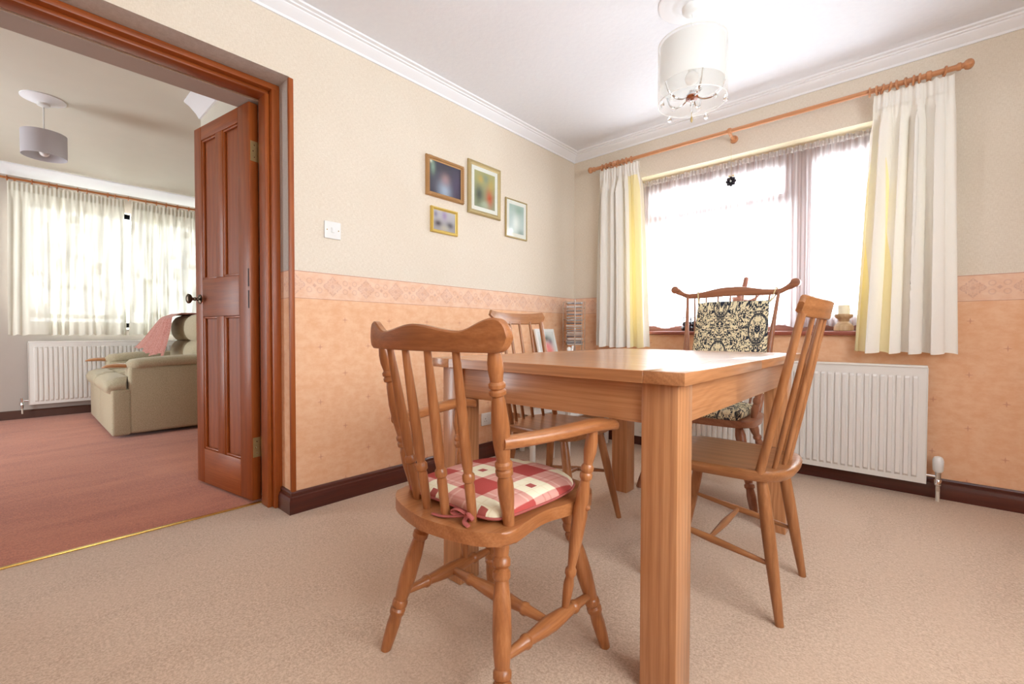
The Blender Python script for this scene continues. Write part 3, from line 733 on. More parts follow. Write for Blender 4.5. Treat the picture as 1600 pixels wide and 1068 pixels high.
# ================================================================== DINING TABLE
def make_table():
    X0, X1, Y0, Y1, s, hz = 0.974, 1.812, -2.255, -0.970, 0.090, 0.781
    cx, cy = (X0 + X1) / 2, (Y0 + Y1) / 2
    t = thing('dining_table', 'light oak extending dining table with thick square legs', 'table', (cx, cy, 0))
    hx, hy = (X1 - X0) / 2, (Y1 - Y0) / 2
    for sx in (-1, 1):
        for sy in (-1, 1):
            a, b = sorted((sx * hx, sx * (hx - s))); c, d = sorted((sy * hy, sy * (hy - s)))
            boxo('leg', 'oak_z', t, a, b, c, d, 0, hz - 0.030, bev=0.003)
    za, zb = 0.648, hz - 0.030
    for sy in (-1, 1):
        c, d = sorted((sy * (hy - 0.012), sy * (hy - 0.034))); boxo('apron', 'oak_x', t, -hx + s, hx - s, c, d, za, zb, bev=0.002)
    for sx in (-1, 1):
        a, b = sorted((sx * (hx - 0.012), sx * (hx - 0.034))); boxo('apron', 'oak_y', t, a, b, -hy + s, hy - s, za, zb, bev=0.002)
    ox, oy, rw = 0.028, 0.035, 0.098
    split = -1.62 - cy
    zt0, zt1 = hz - 0.030, hz
    TX, TY = hx + ox, hy + oy
    for (y0, y1) in ((-TY, split - 0.0006), (split + 0.0006, TY)):
        for sx in (-1, 1):
            a, b = sorted((sx * TX, sx * (TX - rw))); boxo('end_board', 'oak_y', t, a, b, y0, y1, zt0, zt1, bev=0.002)
        n = max(2, round((y1 - y0) / 0.112)); st = (y1 - y0) / n
        for k in range(n):
            boxo('board', 'oak_x', t, -TX + rw, TX - rw, y0 + k * st, y0 + (k + 1) * st, zt0, zt1, bev=0.0012, seg=1)
make_table()

# ================================================================== CHAIRS
def turned(seglist):
    return seglist
LEG_T = [(0, .0165), (.06, .0175), (.12, .015), (.15, .021), (.185, .021), (.20, .016), (.23, .0205), (.26, .0205), (.275, .0165), (.40, .0215), (.55, .021), (.62, .017), (.635, .021), (.67, .021), (.685, .0165), (.72, .0185), (.85, .0165), (1, .0135)]
LEG_T = [(0, .015), (.05, .0175), (.10, .019), (.14, .0165), (.155, .021), (.185, .021), (.20, .0155), (.215, .021), (.245, .021), (.26, .0165), (.36, .0205), (.50, .022), (.60, .0195), (.66, .0165), (.672, .0205), (.70, .0205), (.712, .016), (.725, .0205), (.75, .0205), (.765, .0165), (.82, .018), (.92, .0165), (1, .0135)]
STR_T = [(0, .009), (.10, .0115), (.20, .0135), (.215, .017), (.24, .017), (.255, .0135), (.40, .0185), (.50, .0205), (.60, .0185), (.745, .0135), (.76, .017), (.785, .017), (.80, .0135), (.90, .0115), (1, .009)]
POST_T = [(0, .0125), (.10, .0150), (.20, .0185), (.27, .0175), (.30, .0135), (.312, .0195), (.335, .0195), (.345, .0155), (.355, .0195), (.375, .0195), (.388, .0150), (.50, .0195), (.60, .0195), (.72, .0150), (.745, .0125), (.757, .0185), (.775, .0185), (.785, .0145), (.795, .0185), (.812, .0185), (.825, .0135), (.88, .0170), (.93, .0165), (1, .0115)]
SPIN_T = [(0, .0105), (.22, .0120), (.245, .0100), (.255, .0145), (.285, .0145), (.30, .0100), (.36, .0130), (.60, .0125), (.80, .0105), (1, .0085)]
SUP_T = [(0, .0085), (.08, .0125), (.14, .0135), (.18, .0105), (.195, .0145), (.22, .0145), (.235, .010), (.38, .0165), (.52, .0190), (.64, .0165), (.72, .0115), (.735, .0160), (.755, .0160), (.765, .0125), (.775, .0160), (.795, .0160), (.81, .0115), (.88, .0165), (.94, .0155), (1, .0105)]

def make_armchair():
    t = thing('armchair', 'turned beech carver chair with arms and a red checked seat pad, drawn to the table', 'chair', (1.366, -2.39, 0))
    half = [(0, -.252), (.072, -.243), (.143, -.223), (.185, -.195), (.205, -.165), (.199, -.115), (.191, -.060), (.191, -.015), (.205, .040), (.215, .095), (.213, .135), (.196, .172), (.155, .205), (.08, .220), (0, .224)]
    out = half + [(-x, y) for x, y in reversed(half[1:-1])]
    o2 = [(p.x, p.y) for p in spline([(x, y, 0) for x, y in out], 3, True)]
    mk('seat', 'beech_y', t, lambda bm: prism(bm, o2, lambda x, y: (x, y, .409), lambda x, y: (x, y, .440), 0.006, 3))
    for sx in (-1, 1):
        mk('leg', 'beech_z', t, lambda bm: lathe(bm, (sx * .132, -.120, .412), (sx * .220, -.208, 0), LEG_T, 18))
        mk('leg', 'beech_z', t, lambda bm: lathe(bm, (sx * .139, .118, .412), (sx * .221, .206, 0), LEG_T, 18))
        lerp = lambda a, b, k: tuple(a[i] + (b[i] - a[i]) * k for i in range(3))
        rb = lerp((sx * .220, -.208, 0), (sx * .132, -.120, .412), .38); fb = lerp((sx * .221, .206, 0), (sx * .139, .118, .412), .36)
        mk('side_stretcher', 'beech_y', t, lambda bm: lathe(bm, rb, fb, STR_T, 16))
        md = lerp(rb, fb, .5)
        if sx < 0: m0 = md
        # back post, arm and arm support
        pf, pt = (sx * .176, -.142, .436), (sx * .206, -.222, .838)
        mk('back_post', 'beech_z', t, lambda bm: lathe(bm, pf, pt, POST_T, 18))
        def arm(bm):
            pts = spline([(sx * .196, -.188, .634), (sx * .216, -.12, .634), (sx * .240, -.02, .637), (sx * .256, .07, .640), (sx * .262, .130, .636), (sx * .262, .158, .630)], 6)
            n = len(pts); rings = []
            for i, p in enumerate(pts):
                k = i / (n - 1); tdir = (pts[min(i + 1, n - 1)] - pts[max(i - 1, 0)]).normalized(); side = tdir.cross(Vector((0, 0, 1))).normalized()
                wd = .018 + .014 * max(0, (k - .15)) / .85 if k < .85 else .030 * math.sqrt(max(0.04, 1 - ((k - .85) / .165) ** 2))
                th = .0145 if k < .93 else .0145 * (1 - 3.5 * (k - .93))
                rings.append([p + side * (wd * (abs(cos(a)) ** .7) * (1 if cos(a) > 0 else -1)) + Vector((0, 0, 1)) * (th * (abs(sin(a)) ** .7) * (1 if sin(a) > 0 else -1)) for a in [2 * pi * q / 16 for q in range(16)]])
            loft(bm, rings)
        mk('armrest', 'beech_y', t, arm)
        mk('arm_support', 'beech_z', t, lambda bm: lathe(bm, (md[0], md[1] + .058, md[2] + .012), (sx * .256, .082, .630), SUP_T, 16))
        mk('peg', 'beech_x', t, lambda bm: lathe(bm, (sx * .232, .073, .432), (sx * .252, .073, .432), [(0, .006), (.5, .008), (.8, .007), (1, .003)], 10))
    mk('cross_stretcher', 'beech_x', t, lambda bm: lathe(bm, m0, md, STR_T, 16))
    for x0, y0, x1, y1 in ((-.104, -.184, -.124, -.254), (-.035, -.206, -.042, -.266), (.035, -.206, .042, -.266), (.104, -.184, .124, -.254)):
        mk('spindle', 'beech_z', t, lambda bm: lathe(bm, (x0, y0, .436), (x1, y1, .838), SPIN_T, 14))
    # crest rail: wavy top edge, bowed backwards
    n = 110
    def crest(bm):
        rings = []
        for i in range(n + 1):
            u = -1 + 2 * i / n; au = abs(u); x = .250 * u
            yb = -.222 - .046 * (1 - u * u)
            top = .884 + .008 * cos(u * 2 * pi * 0.9) * (1 if au < .55 else 0)
            sm = lambda a, b, k: (lambda q: q * q * (3 - 2 * q))(max(0, min(1, (k - a) / (b - a))))
            top = .888 - .016 * sm(.0, .55, au) + .026 * sm(.55, .88, au)
            bot = .827
            if au > .88:
                q = math.sqrt(max(0.0025, 1 - ((au - .88) / .1202) ** 2.2)); mm = .858; top = mm + (top - mm) * q; bot = mm + (bot - mm) * q
            th = .0105
            q = min(.004, (top - bot) * .3)
            rings.append([(x, yb - th, bot + q), (x, yb - th, top - q), (x, yb - th + .004, top), (x, yb + th - .004, top), (x, yb + th, top - q), (x, yb + th, bot + q), (x, yb + th - .003, bot), (x, yb - th + .003, bot)])
        loft(bm, rings)
    mk('crest_rail', 'beech_x', t, crest)
    # seat pad, a thing of its own lying on the seat
    p = thing('seat_cushion', 'red pink and cream checked seat pad tied to the carver chair', 'cushion', (1.366, -2.39, 0.4405))
    ol = [(0, -.178), (.10, -.182), (.150, -.172), (.170, -.140), (.178, -.06), (.182, .03), (.172, .11), (.135, .165), (.06, .192), (0, .196)]
    ol = ol + [(-x, y) for x, y in reversed(ol[1:-1])]
    o3 = [(q.x, q.y) for q in spline([(x, y, 0) for x, y in ol], 4, True)]
    mk('pad', 'plaid', p, lambda bm: pad(bm, o3, [(.5, .0), (.90, .001), (.97, .006), (1.0, .014), (.985, .023), (.93, .032), (.80, .038), (.55, .041), (.25, .0425), (.06, .043)]), 60)
    def pipe(bm):
        c3 = [(x * 1.004, y * 1.004, .013) for x, y in o3]; tube(bm, c3 + [c3[0]], .0032, 6)
    mk('piping', 'redcord', p, pipe)
    def bow(bm):
        c = Vector((.098, -.196, .014))
        tube(bm, spline([c, c + Vector((-.02, -.012, .012)), c + Vector((-.038, -.014, .004)), c + Vector((-.02, -.006, -.004)), c], 5), .0055, 6, .5)
        tube(bm, spline([c, c + Vector((.015, -.012, .012)), c + Vector((.030, -.012, .004)), c + Vector((.016, -.004, -.003)), c], 5), .0055, 6, .5)
        tube(bm, spline([c, c + Vector((-.03, -.016, -.006)), c + Vector((-.06, -.026, -.010)), c + Vector((-.088, -.030, -.0105))], 5), .0055, 6, .4)
        tube(bm, spline([c, c + Vector((.01, -.018, -.006)), c + Vector((.028, -.022, -.010))], 5), .0055, 6, .4)
        ball(bm, c, .008, 6)
    mk('tie', 'redcord', p, bow)
make_armchair()

def make_side_chair():
    t = thing('side_chair', 'spindle back wooden side chair tucked against the window end side of the table near the radiator', 'chair', (1.715, -1.576, 0), radians(90), 'plain spindle back side chairs')
    half = [(0, -.228), (.08, -.223), (.145, -.200), (.182, -.155), (.196, -.08), (.203, .02), (.203, .10), (.192, .155), (.150, .188), (.08, .198), (0, .200)]
    out = half + [(-x, y) for x, y in reversed(half[1:-1])]
    o2 = [(p.x, p.y) for p in spline([(x, y, 0) for x, y in out], 3, True)]
    def seat(bm):
        loft(bm, [[(x * s, y * s, z) for x, y in o2] for s, z in ((.90, .412), (.955, .414), (.985, .424), (1.0, .438), (.992, .445), (.97, .4475), (.90, .4465), (.6, .443), (.2, .442))])
    mk('seat', 'elm_y', t, seat)
    L = [(0, .0155), (.15, .0185), (.35, .0195), (.55, .0185), (.8, .0150), (1, .0118)]
    T_ = [(0, .0065), (.2, .009), (.5, .0125), (.8, .009), (1, .0065)]
    lerp = lambda a, b, k: tuple(a[i] + (b[i] - a[i]) * k for i in range(3))
    ms = []
    for sx in (-1, 1):
        rt_, rf = (sx * .142, -.150, .418), (sx * .185, -.212, 0); ft, ff_ = (sx * .142, .125, .418), (sx * .185, .212, 0)
        mk('leg', 'elm_z', t, lambda bm: lathe(bm, rt_, rf, L, 16)); mk('leg', 'elm_z', t, lambda bm: lathe(bm, ft, ff_, L, 16))
        a, b = lerp(rf, rt_, .40), lerp(ff_, ft, .52)
        mk('side_stretcher', 'elm_y', t, lambda bm: lathe(bm, a, b, T_, 12)); ms.append(lerp(a, b, .52))
        mk('back_post', 'elm_z', t, lambda bm: lathe(bm, (sx * .170, -.150, .440), (sx * .178, -.256, .926), [(0, .0135), (.5, .0128), (1, .0110)], 14))
        for x0, y0, x1, y1 in ((.104, -.176, .108, -.280), (.036, -.190, .037, -.292)):
            mk('spindle', 'elm_z', t, lambda bm: lathe(bm, (sx * x0, y0, .440), (sx * x1, y1 + .006, .926), [(0, .0075), (.35, .0092), (1, .0065)], 12))
    mk('cross_stretcher', 'elm_x', t, lambda bm: lathe(bm, ms[0], ms[1], T_, 12))
    def crest(bm):
        n = 36; rings = []
        for i in range(n + 1):
            u = -1 + 2 * i / n; au = abs(u); x = .206 * u; yb = -.248 - .042 * (1 - u * u)
            top = .968 + .012 * au ** 3 - (.022 * max(0, (au - .94) / .06) ** 2)
            bot = .918 - .006 * (1 - u * u) + .012 * max(0, (au - .80) / .20) ** 2
            th = .0100 - .002 * au; lean = .010
            xb = x * (1 - .10 * au ** 4); rings.append([(xb, yb - th + .004, bot), (xb, yb - th, bot + .004), (x, yb - th - lean, top - .004), (x, yb - th - lean + .004, top), (x, yb + th - lean - .004, top), (x, yb + th - lean, top - .004), (xb, yb + th, bot + .004), (xb, yb + th - .004, bot)])
        loft(bm, rings)
    mk('crest_rail', 'elm_x', t, crest)
    return t
sc = make_side_chair()
sc['label'] = 'spindle back wooden side chair in front of the radiator, seen from its side'
dup(sc, (0.978, -1.560, 0), radians(-90), 'spindle back wooden side chair between the table and the picture wall', 'plain spindle back side chairs')

def make_windsor():
    t = thing('windsor_armchair', 'brown comb back windsor armchair with scrolled crest by the window', 'chair', (1.364, -0.62, 0), pi)
    half = [(0, -.215), (.10, -.208), (.18, -.175), (.235, -.11), (.258, -.02), (.265, .08), (.262, .16), (.240, .215), (.18, .240), (.08, .250), (0, .252)]
    out = half + [(-x, y) for x, y in reversed(half[1:-1])]
    o2 = [(p.x, p.y) for p in spline([(x, y, 0) for x, y in out], 3, True)]
    mk('seat', 'wal_y', t, lambda bm: prism(bm, o2, lambda x, y: (x * .97, y * .97, .392), lambda x, y: (x, y, .430), 0.010, 3))
    lerp = lambda a, b, k: tuple(a[i] + (b[i] - a[i]) * k for i in range(3))
    LW = [(0, .016), (.05, .020), (.12, .0255), (.20, .0235), (.27, .0165), (.285, .022), (.31, .022), (.325, .0165), (.40, .022), (.52, .0265), (.60, .0225), (.66, .017), (.675, .0235), (.705, .0235), (.72, .0175), (.80, .0215), (.90, .020), (1, .016)]
    ms = []
    for sx in (-1, 1):
        rt_, rf = (sx * .165, -.125, .398), (sx * .262, -.270, 0); ft, ff_ = (sx * .185, .170, .398), (sx * .296, .300, 0)
        mk('leg', 'wal_z', t, lambda bm: lathe(bm, rt_, rf, LW, 16)); mk('leg', 'wal_z', t, lambda bm: lathe(bm, ft, ff_, LW, 16))
        a, b = lerp(rf, rt_, .42), lerp(ff_, ft, .42)
        mk('side_stretcher', 'wal_y', t, lambda bm: lathe(bm, a, b, STR_T, 14)); ms.append(lerp(a, b, .5))
        mk('back_post', 'wal_z', t, lambda bm: lathe(bm, (sx * .205, -.135, .425), (sx * .262, -.318, 1.11), [(0, .013), (.15, .0175), (.30, .0195), (.5, .0185), (.65, .0140), (.8, .0105), (1, .0085)], 14))
        sup = lambda bm: lathe(bm, (sx * .232, .085, .425), (sx * .282, .120, .658), [(0, .012), (.12, .017), (.22, .0205), (.34, .0145), (.38, .0195), (.45, .0195), (.49, .0145), (.66, .021), (.80, .0165), (1, .011)], 14)
        mk('arm_support', 'wal_z', t, sup)
        def arm(bm):
            pts = spline([(sx * .222, -.195, .662), (sx * .262, -.08, .668), (sx * .290, .04, .668), (sx * .296, .12, .664), (sx * .290, .19, .656)], 6)
            tube(bm, pts, [.022 + .012 * min(1, i / len(pts) * 1.5) for i in range(len(pts))], 14, .55)
        mk('armrest', 'wal_y', t, arm)
    mk('cross_stretcher', 'wal_x', t, lambda bm: lathe(bm, ms[0], ms[1], STR_T, 14))
    for k in range(7):
        u = (k - 3) / 3
        mk('spindle', 'wal_z', t, lambda bm: lathe(bm, (u * .150, -.182 + .03 * u * u, .425), (u * .218, -.322, 1.115), [(0, .006), (.3, .0085), (.6, .007), (1, .0048)], 10))
    # crest with scrolled ears
    def crest(bm):
        n = 60; rings = []
        for i in range(n + 1):
            u = -1 + 2 * i / n; au = abs(u); x = .362 * u; yb = -.322
            sm = lambda a, b, k: (lambda q: q * q * (3 - 2 * q))(max(0, min(1, (k - a) / (b - a))))
            mid = 1.128 - .016 * sm(.05, .62, au) + .046 * sm(.70, .99, au)
            hh = .0285 - .0125 * sm(.10, .70, au) + .0085 * sm(.80, .93, au)
            if au > .92: hh *= math.sqrt(max(0.02, 1 - ((au - .92) / .082) ** 2))
            th = .0115
            rings.append([(x, yb + th * cos(a), mid + hh * (abs(sin(a)) ** .6) * (1 if sin(a) > 0 else -1)) for a in [2 * pi * q / 14 for q in range(14)]])
        loft(bm, rings)
        for s in (-1, 1): lathe(bm, (s * .345, -.340, 1.158), (s * .345, -.302, 1.158), [(0, .014), (.12, .0245), (.88, .0245), (1, .014)], 18)
    mk('crest_rail', 'wal_x', t, crest)
    # cushions
    b = thing('back_cushion', 'navy and cream damask back cushion tied to the windsor armchair', 'cushion', (1.390, -0.62, 0), pi)
    def bc(bm):
        lean = lambda z: -.155 - (z - .52) * .262
        def f(u, v):
            return None
        rings = []
        n = 22
        for i in range(n + 1):
            v = i / n; z = .535 + .525 * v; wd = .212 - .012 * v
            e = min(v, 1 - v); th = .026 * min(1, math.sqrt(max(0, e) / .10) * .9 + .12)
            yc = lean(z) + .034
            ring = []
            for k in range(40):
                a = 2 * pi * k / 40; ca, sa = cos(a), sin(a)
                x = wd * (abs(ca) ** .32) * (1 if ca > 0 else -1); y = th * (abs(sa) ** .85) * (1 if sa > 0 else -1)
                ring.append((x, yc + y, z + (.006 * sin(x * 17) if i > n - 3 else 0)))
            rings.append(ring)
        loft(bm, rings)
    mk('pad', 'damask', b, bc, 60)
    for s in (-1, 1):
        mk('tie', 'cord', b, lambda bm: (tube(bm, spline([(s * .200, -.262, 1.052), (s * .212, -.292, 1.09), (s * .222, -.318, 1.135), (s * .224, -.340, 1.125), (s * .216, -.328, 1.09), (s * .200, -.272, 1.052)], 6), .0042, 6, .6),
                                         tube(bm, spline([(s * .222, -.310, 1.135), (s * .236, -.300, 1.155), (s * .252, -.296, 1.152)], 4), .003, 6, .6)))
    p = thing('seat_cushion', 'navy and cream damask seat cushion on the windsor armchair', 'cushion', (1.364, -0.62, 0.4305), pi)
    ol = [(0, -.105), (.14, -.105), (.195, -.09), (.205, -.02), (.212, .10), (.212, .225), (.195, .262), (.10, .270), (0, .270)]
    ol = ol + [(-x, y) for x, y in reversed(ol[1:-1])]
    o3 = [(q.x, q.y) for q in spline([(x, y, 0) for x, y in ol], 3, True)]
    mk('pad', 'damask', p, lambda bm: pad(bm, o3, [(.5, .0), (.92, .001), (.985, .009), (1, .022), (.99, .036), (.95, .047), (.85, .053), (.5, .056), (.1, .057)]), 60)
make_windsor()

# ================================================================== CEILING LIGHT
def ceiling_lamp():
    cx, cy = 1.43, -1.155
    t = thing('pendant_light', 'white drum pendant light with glass droplets above the dining table', 'ceiling light', (cx, cy, H))
    mk('ceiling_rose', 'cornice', t, lambda bm: lathe(bm, (0, 0, 0), (0, 0, -.030), [(0, .150), (.15, .150), (.30, .140), (.35, .125), (.45, .118), (.6, .095), (.65, .085), (.8, .080), (1, .055)], 48))
    mk('rose_cap', 'white_pl', t, lambda bm: lathe(bm, (0, 0, -.028), (0, 0, -.062), [(0, .046), (.5, .045), (.8, .036), (1, .010)], 28))
    mk('flex', 'white_pl', t, lambda bm: tube(bm, [(0, 0, -.06), (0, 0, -.12), (0, 0, -.24)], .0032, 8))
    def drum(bm, r, z0, z1, th):
        n = 64; R_ = [(r, z0), (r, z1), (r - th, z1), (r - th, z0)]
        v = [[bm.verts.new((rr * cos(2 * pi * i / n), rr * sin(2 * pi * i / n), z)) for rr, z in R_] for i in range(n)]
        for i in range(n):
            for k in range(4): bm.faces.new((v[i][k], v[(i + 1) % n][k], v[(i + 1) % n][(k + 1) % 4], v[i][(k + 1) % 4]))
    mk('inner_shade', 'shade', t, lambda bm: drum(bm, .141, -.385, -.200, .002))
    mk('outer_shade', 'sheer', t, lambda bm: drum(bm, .151, -.462, -.192, .0012))
    mk('shade_ring', 'white_pl', t, lambda bm: [tube(bm, [(0.1485 * cos(a), .1485 * sin(a), z) for a in [2 * pi * k / 48 for k in range(49)]], .0022, 6) for z in (-.193, -.461)])
    mk('spider', 'chrome', t, lambda bm: [tube(bm, [(0, 0, -.215), (.14 * cos(a), .14 * sin(a), -.203)], .002, 6) for a in (0.3, 2.4, 4.5)])
    mk('hub', 'chrome', t, lambda bm: lathe(bm, (0, 0, -.405), (0, 0, -.45), [(0, .004), (.1, .012), (.3, .014), (.5, .024), (.8, .026), (1, .010)], 20))
    mk('hub_cap', 'pine_z', t, lambda bm: lathe(bm, (0, 0, -.432), (0, 0, -.452), [(0, .024), (.4, .0285), (.8, .026), (1, .010)], 20))
    for k in range(5):
        a = 2 * pi * k / 5 + 0.35; ca, sa = cos(a), sin(a)
        arm = mk('lamp_arm', 'chrome', t, lambda bm: tube(bm, spline([(0.014 * ca, .014 * sa, -.432), (.045 * ca, .045 * sa, -.452), (.085 * ca, .085 * sa, -.452), (.118 * ca, .118 * sa, -.430), (.132 * ca, .132 * sa, -.400), (.138 * ca, .138 * sa, -.384)], 5), .0042, 8))
        mk('arm_crystal', 'crystal', arm, lambda bm: ball(bm, (.100 * ca, .100 * sa, -.452), .011, 8))
    b_ = mk('lamp_holder', 'white_pl', t, lambda bm: lathe(bm, (0, 0, -.235), (0, 0, -.325), [(0, .010), (.2, .017), (1, .017)], 14))
    mk('bulb', 'bulb', b_, lambda bm: ball(bm, (0, 0, -.352), .031, 12))
    for k in range(5):
        a = 2 * pi * k / 5 + .2; ca, sa = cos(a), sin(a); r = .142; z = -.463
        mk('droplet', 'crystal', t, lambda bm: (lathe(bm, (r * ca, r * sa, z), (r * ca, r * sa, z - .034), [(0, .001), (.15, .003), (.5, .010), (.75, .011), (.92, .007), (1, .001)], 8), tube(bm, [(r * ca, r * sa, z), (r * 1.03 * ca, r * 1.03 * sa, -.458)], .0008, 5)))
    mk('finial', 'crystal', t, lambda bm: lathe(bm, (0, 0, -.452), (0, 0, -.512), [(0, .004), (.1, .009), (.4, .008), (.6, .004), (.75, .007), (1, .002)], 10))
    mk('pull_drop', 'brass', t, lambda bm: lathe(bm, (0, 0, -.508), (0, 0, -.555), [(0, .0012), (.4, .0012), (.45, .004), (.8, .006), (1, .002)], 10))
ceiling_lamp()
def lounge_lamp():
    t = thing('pendant_light', 'plain lilac white drum pendant light in the lounge', 'ceiling light', (-2.40, -3.11, LH))
    mk('ceiling_rose', 'cornice', t, lambda bm: lathe(bm, (0, 0, 0), (0, 0, -.035), [(0, .118), (.2, .118), (.35, .100), (.5, .092), (.7, .065), (.8, .060), (1, .035)], 40))
    mk('rose_cap', 'white_pl', t, lambda bm: lathe(bm, (0, 0, -.033), (0, 0, -.062), [(0, .036), (.6, .034), (1, .008)], 20))
    mk('flex', 'white_pl', t, lambda bm: tube(bm, [(0, 0, -.06), (0, 0, -.2), (0, 0, -.33)], .005, 8))
    def drum(bm):
        n = 48; R_ = [(.118, -.41), (.118, -.245), (.116, -.245), (.116, -.41)]
        v = [[bm.verts.new((rr * cos(2 * pi * i / n), rr * sin(2 * pi * i / n), z)) for rr, z in R_] for i in range(n)]
        for i in range(n):
            for k in range(4): bm.faces.new((v[i][k], v[(i + 1) % n][k], v[(i + 1) % n][(k + 1) % 4], v[i][(k + 1) % 4]))
    mk('lamp_shade', 'shade2', t, drum)
    mk('spider', 'white_pl', t, lambda bm: [tube(bm, [(0, 0, -.26), (.116 * cos(a), .116 * sin(a), -.25)], .002, 6) for a in (0.3, 2.4, 4.5)])
    b = mk('lamp_holder', 'white_pl', t, lambda bm: lathe(bm, (0, 0, -.30), (0, 0, -.35), [(0, .012), (.3, .018), (1, .018)], 14))
    mk('bulb', 'bulb', b, lambda bm: ball(bm, (0, 0, -.378), .028, 10))
lounge_lamp()

# ================================================================== WALL THINGS
def picture(name, label, yc, zc, wd, ht, fwid, mat, pm, mount=0.0, rope=False, dep=0.02):
    t = thing(name, label, 'picture', (0.0015, yc, zc), 0.0, 'framed pictures on the cream wall')
    a, b = wd / 2, ht / 2
    boxo('backing', 'mount', t, 0.0, 0.006, -a + 0.004, a - 0.004, -b + 0.004, b - 0.004)
    def bar(p, q, n_):
        def f(bm):
            pr = [(0.0, 0.0), (dep * .6, 0.0), (dep, fwid * .25), (dep, fwid * .55), (dep * .65, fwid * .8), (dep * .55, fwid), (0.0, fwid)]
            P, Q = Vector(p), Vector(q); d = (Q - P).normalized(); inn = Vector((0, -d.z, d.y)) if True else None
            if inn.dot(-P) < 0: inn = -inn
            ring = lambda base, s: [Vector((x, 0, 0)) + base + inn * w_ + d * (w_ * s) for x, w_ in pr]
            loft(bm, [ring(P, 1), ring(Q, -1)])
            if rope:
                L_ = (Q - P).length; m = int(L_ / 0.012)
                for k in range(1, m):
                    c = P + d * (L_ * k / m) + inn * (fwid * .42); c.x = dep
                    e = d * 0.006 + inn * (fwid * .34)
                    tube(bm, [c - e, c, c + e], [.002, .0032, .002], 6)
        mk('frame_bar', mat, t, f, 25)
    cs = [(0, -a, -b), (0, a, -b), (0, a, b), (0, -a, b)]
    for i in range(4): bar(cs[i], cs[(i + 1) % 4], i)
    ia, ib = a - fwid * 0.9, b - fwid * 0.9
    if mount > 0: boxo('mount', 'mount', t, 0.006, 0.0085, -ia, ia, -ib, ib)
    ka, kb = ia - mount, ib - mount
    boxo('print', pm, t, 0.006, 0.0092, -ka, ka, -kb, kb)
    boxo('glass', 'glass', t, 0.0098, 0.0108, -ia, ia, -ib, ib)
    return t
pm1 = printed('print_dark_portrait', (rgb(66, 58, 76), rgb(44, 36, 58)), [(-.005, -.07, .055, .06, rgb(178, 190, 214), 1.0), (.0, .0, .035, .035, rgb(196, 150, 150), .7), (-.10, .06, .018, .045, rgb(150, 180, 160), .8), (.09, -.02, .05, .1, rgb(84, 66, 104), .6), (-.115, .09, .01, .012, rgb(240, 240, 220), .9)])
pm2 = printed('print_garden_couple', (rgb(150, 164, 140), rgb(186, 180, 120)), [(-.055, -.035, .04, .06, rgb(84, 92, 86), 1.0), (.045, -.045, .035, .07, rgb(206, 100, 72), 1.0), (.0, .08, .05, .03, rgb(136, 158, 140), .9), (-.04, .07, .03, .03, rgb(216, 182, 92), .8), (.06, .05, .03, .05, rgb(206, 176, 92), .7), (.0, -.10, .04, .03, rgb(196, 206, 184), .7)])
pm3 = printed('print_pale_landscape', (rgb(214, 226, 226), rgb(178, 200, 194)), [(-.01, -.03, .04, .06, rgb(246, 250, 250), 1.0), (.05, -.10, .04, .03, rgb(150, 168, 166), .8), (.03, .07, .05, .03, rgb(150, 178, 166), .7)])
pm4 = printed('print_group_photo', (rgb(150, 142, 150), rgb(226, 222, 230)), [(.0, .035, .02, .03, rgb(176, 150, 196), .9), (-.05, -.02, .03, .02, rgb(92, 84, 92), 1.0), (.045, -.02, .03, .02, rgb(104, 100, 112), 1.0), (.0, -.045, .03, .02, rgb(206, 196, 180), .8), (-.07, .035, .015, .02, rgb(120, 120, 160), .7)])
picture('picture_frame', 'gold rope framed dark portrait photograph, top of the picture group', -1.4455, 1.8275, 0.302, 0.244, 0.026, 'gold', pm1, 0.0, True)
picture('picture_frame', 'tall pale gilt frame with a white mount and blurred red and green picture', -1.100, 1.8435, 0.310, 0.354, 0.030, 'gold2', pm2, 0.030)
picture('picture_frame', 'thin gold frame with pale grey picture, nearest the room corner', -0.770, 1.709, 0.238, 0.284, 0.012, 'gold2', pm3, 0.028, dep=0.014)
picture('picture_frame', 'small bright gold framed group photograph below the dark portrait', -1.4545, 1.5675, 0.212, 0.158, 0.019, 'gold3', pm4, 0.0)
sw = thing('light_switch', 'white square light switch beside the doorway', 'light switch', (0.0005, -2.180, 1.388))
boxo('plate', 'white_pl', sw, 0, 0.009, -0.043, 0.043, -0.043, 0.043, bev=0.003)
boxo('rocker', 'white_pl', sw, 0.008, 0.0135, -0.008, 0.008, -0.013, 0.013, bev=0.0015)
for s in (-1, 1): mk('screw', 'brass', sw, lambda bm: lathe(bm, (0.008, s * 0.030, 0), (0.0098, s * 0.030, 0), [(0, .0035), (1, .003)], 10))
so = thing('wall_socket', 'white socket low on the peach wall behind the carver chair', 'socket', (0.0005, -1.054, 0.27))
boxo('plate', 'white_pl', so, 0, 0.009, -0.073, 0.073, -0.043, 0.043, bev=0.003)
for s in (-1, 1):
    boxo('rocker', 'white_pl', so, 0.008, 0.012, s * 0.03 - 0.006, s * 0.03 + 0.006, 0.012, 0.03, bev=0.001)
    mk('pin_slots', 'dark', so, lambda bm: (bx(bm, 0.0085, 0.0094, s * 0.036 - 0.002, s * 0.036 + 0.002, 0.0, 0.008), bx(bm, 0.0085, 0.0094, s * 0.036 - 0.012, s * 0.036 - 0.006, -0.014, -0.011), bx(bm, 0.0085, 0.0094, s * 0.036 + 0.006, s * 0.036 + 0.012, -0.014, -0.011)))

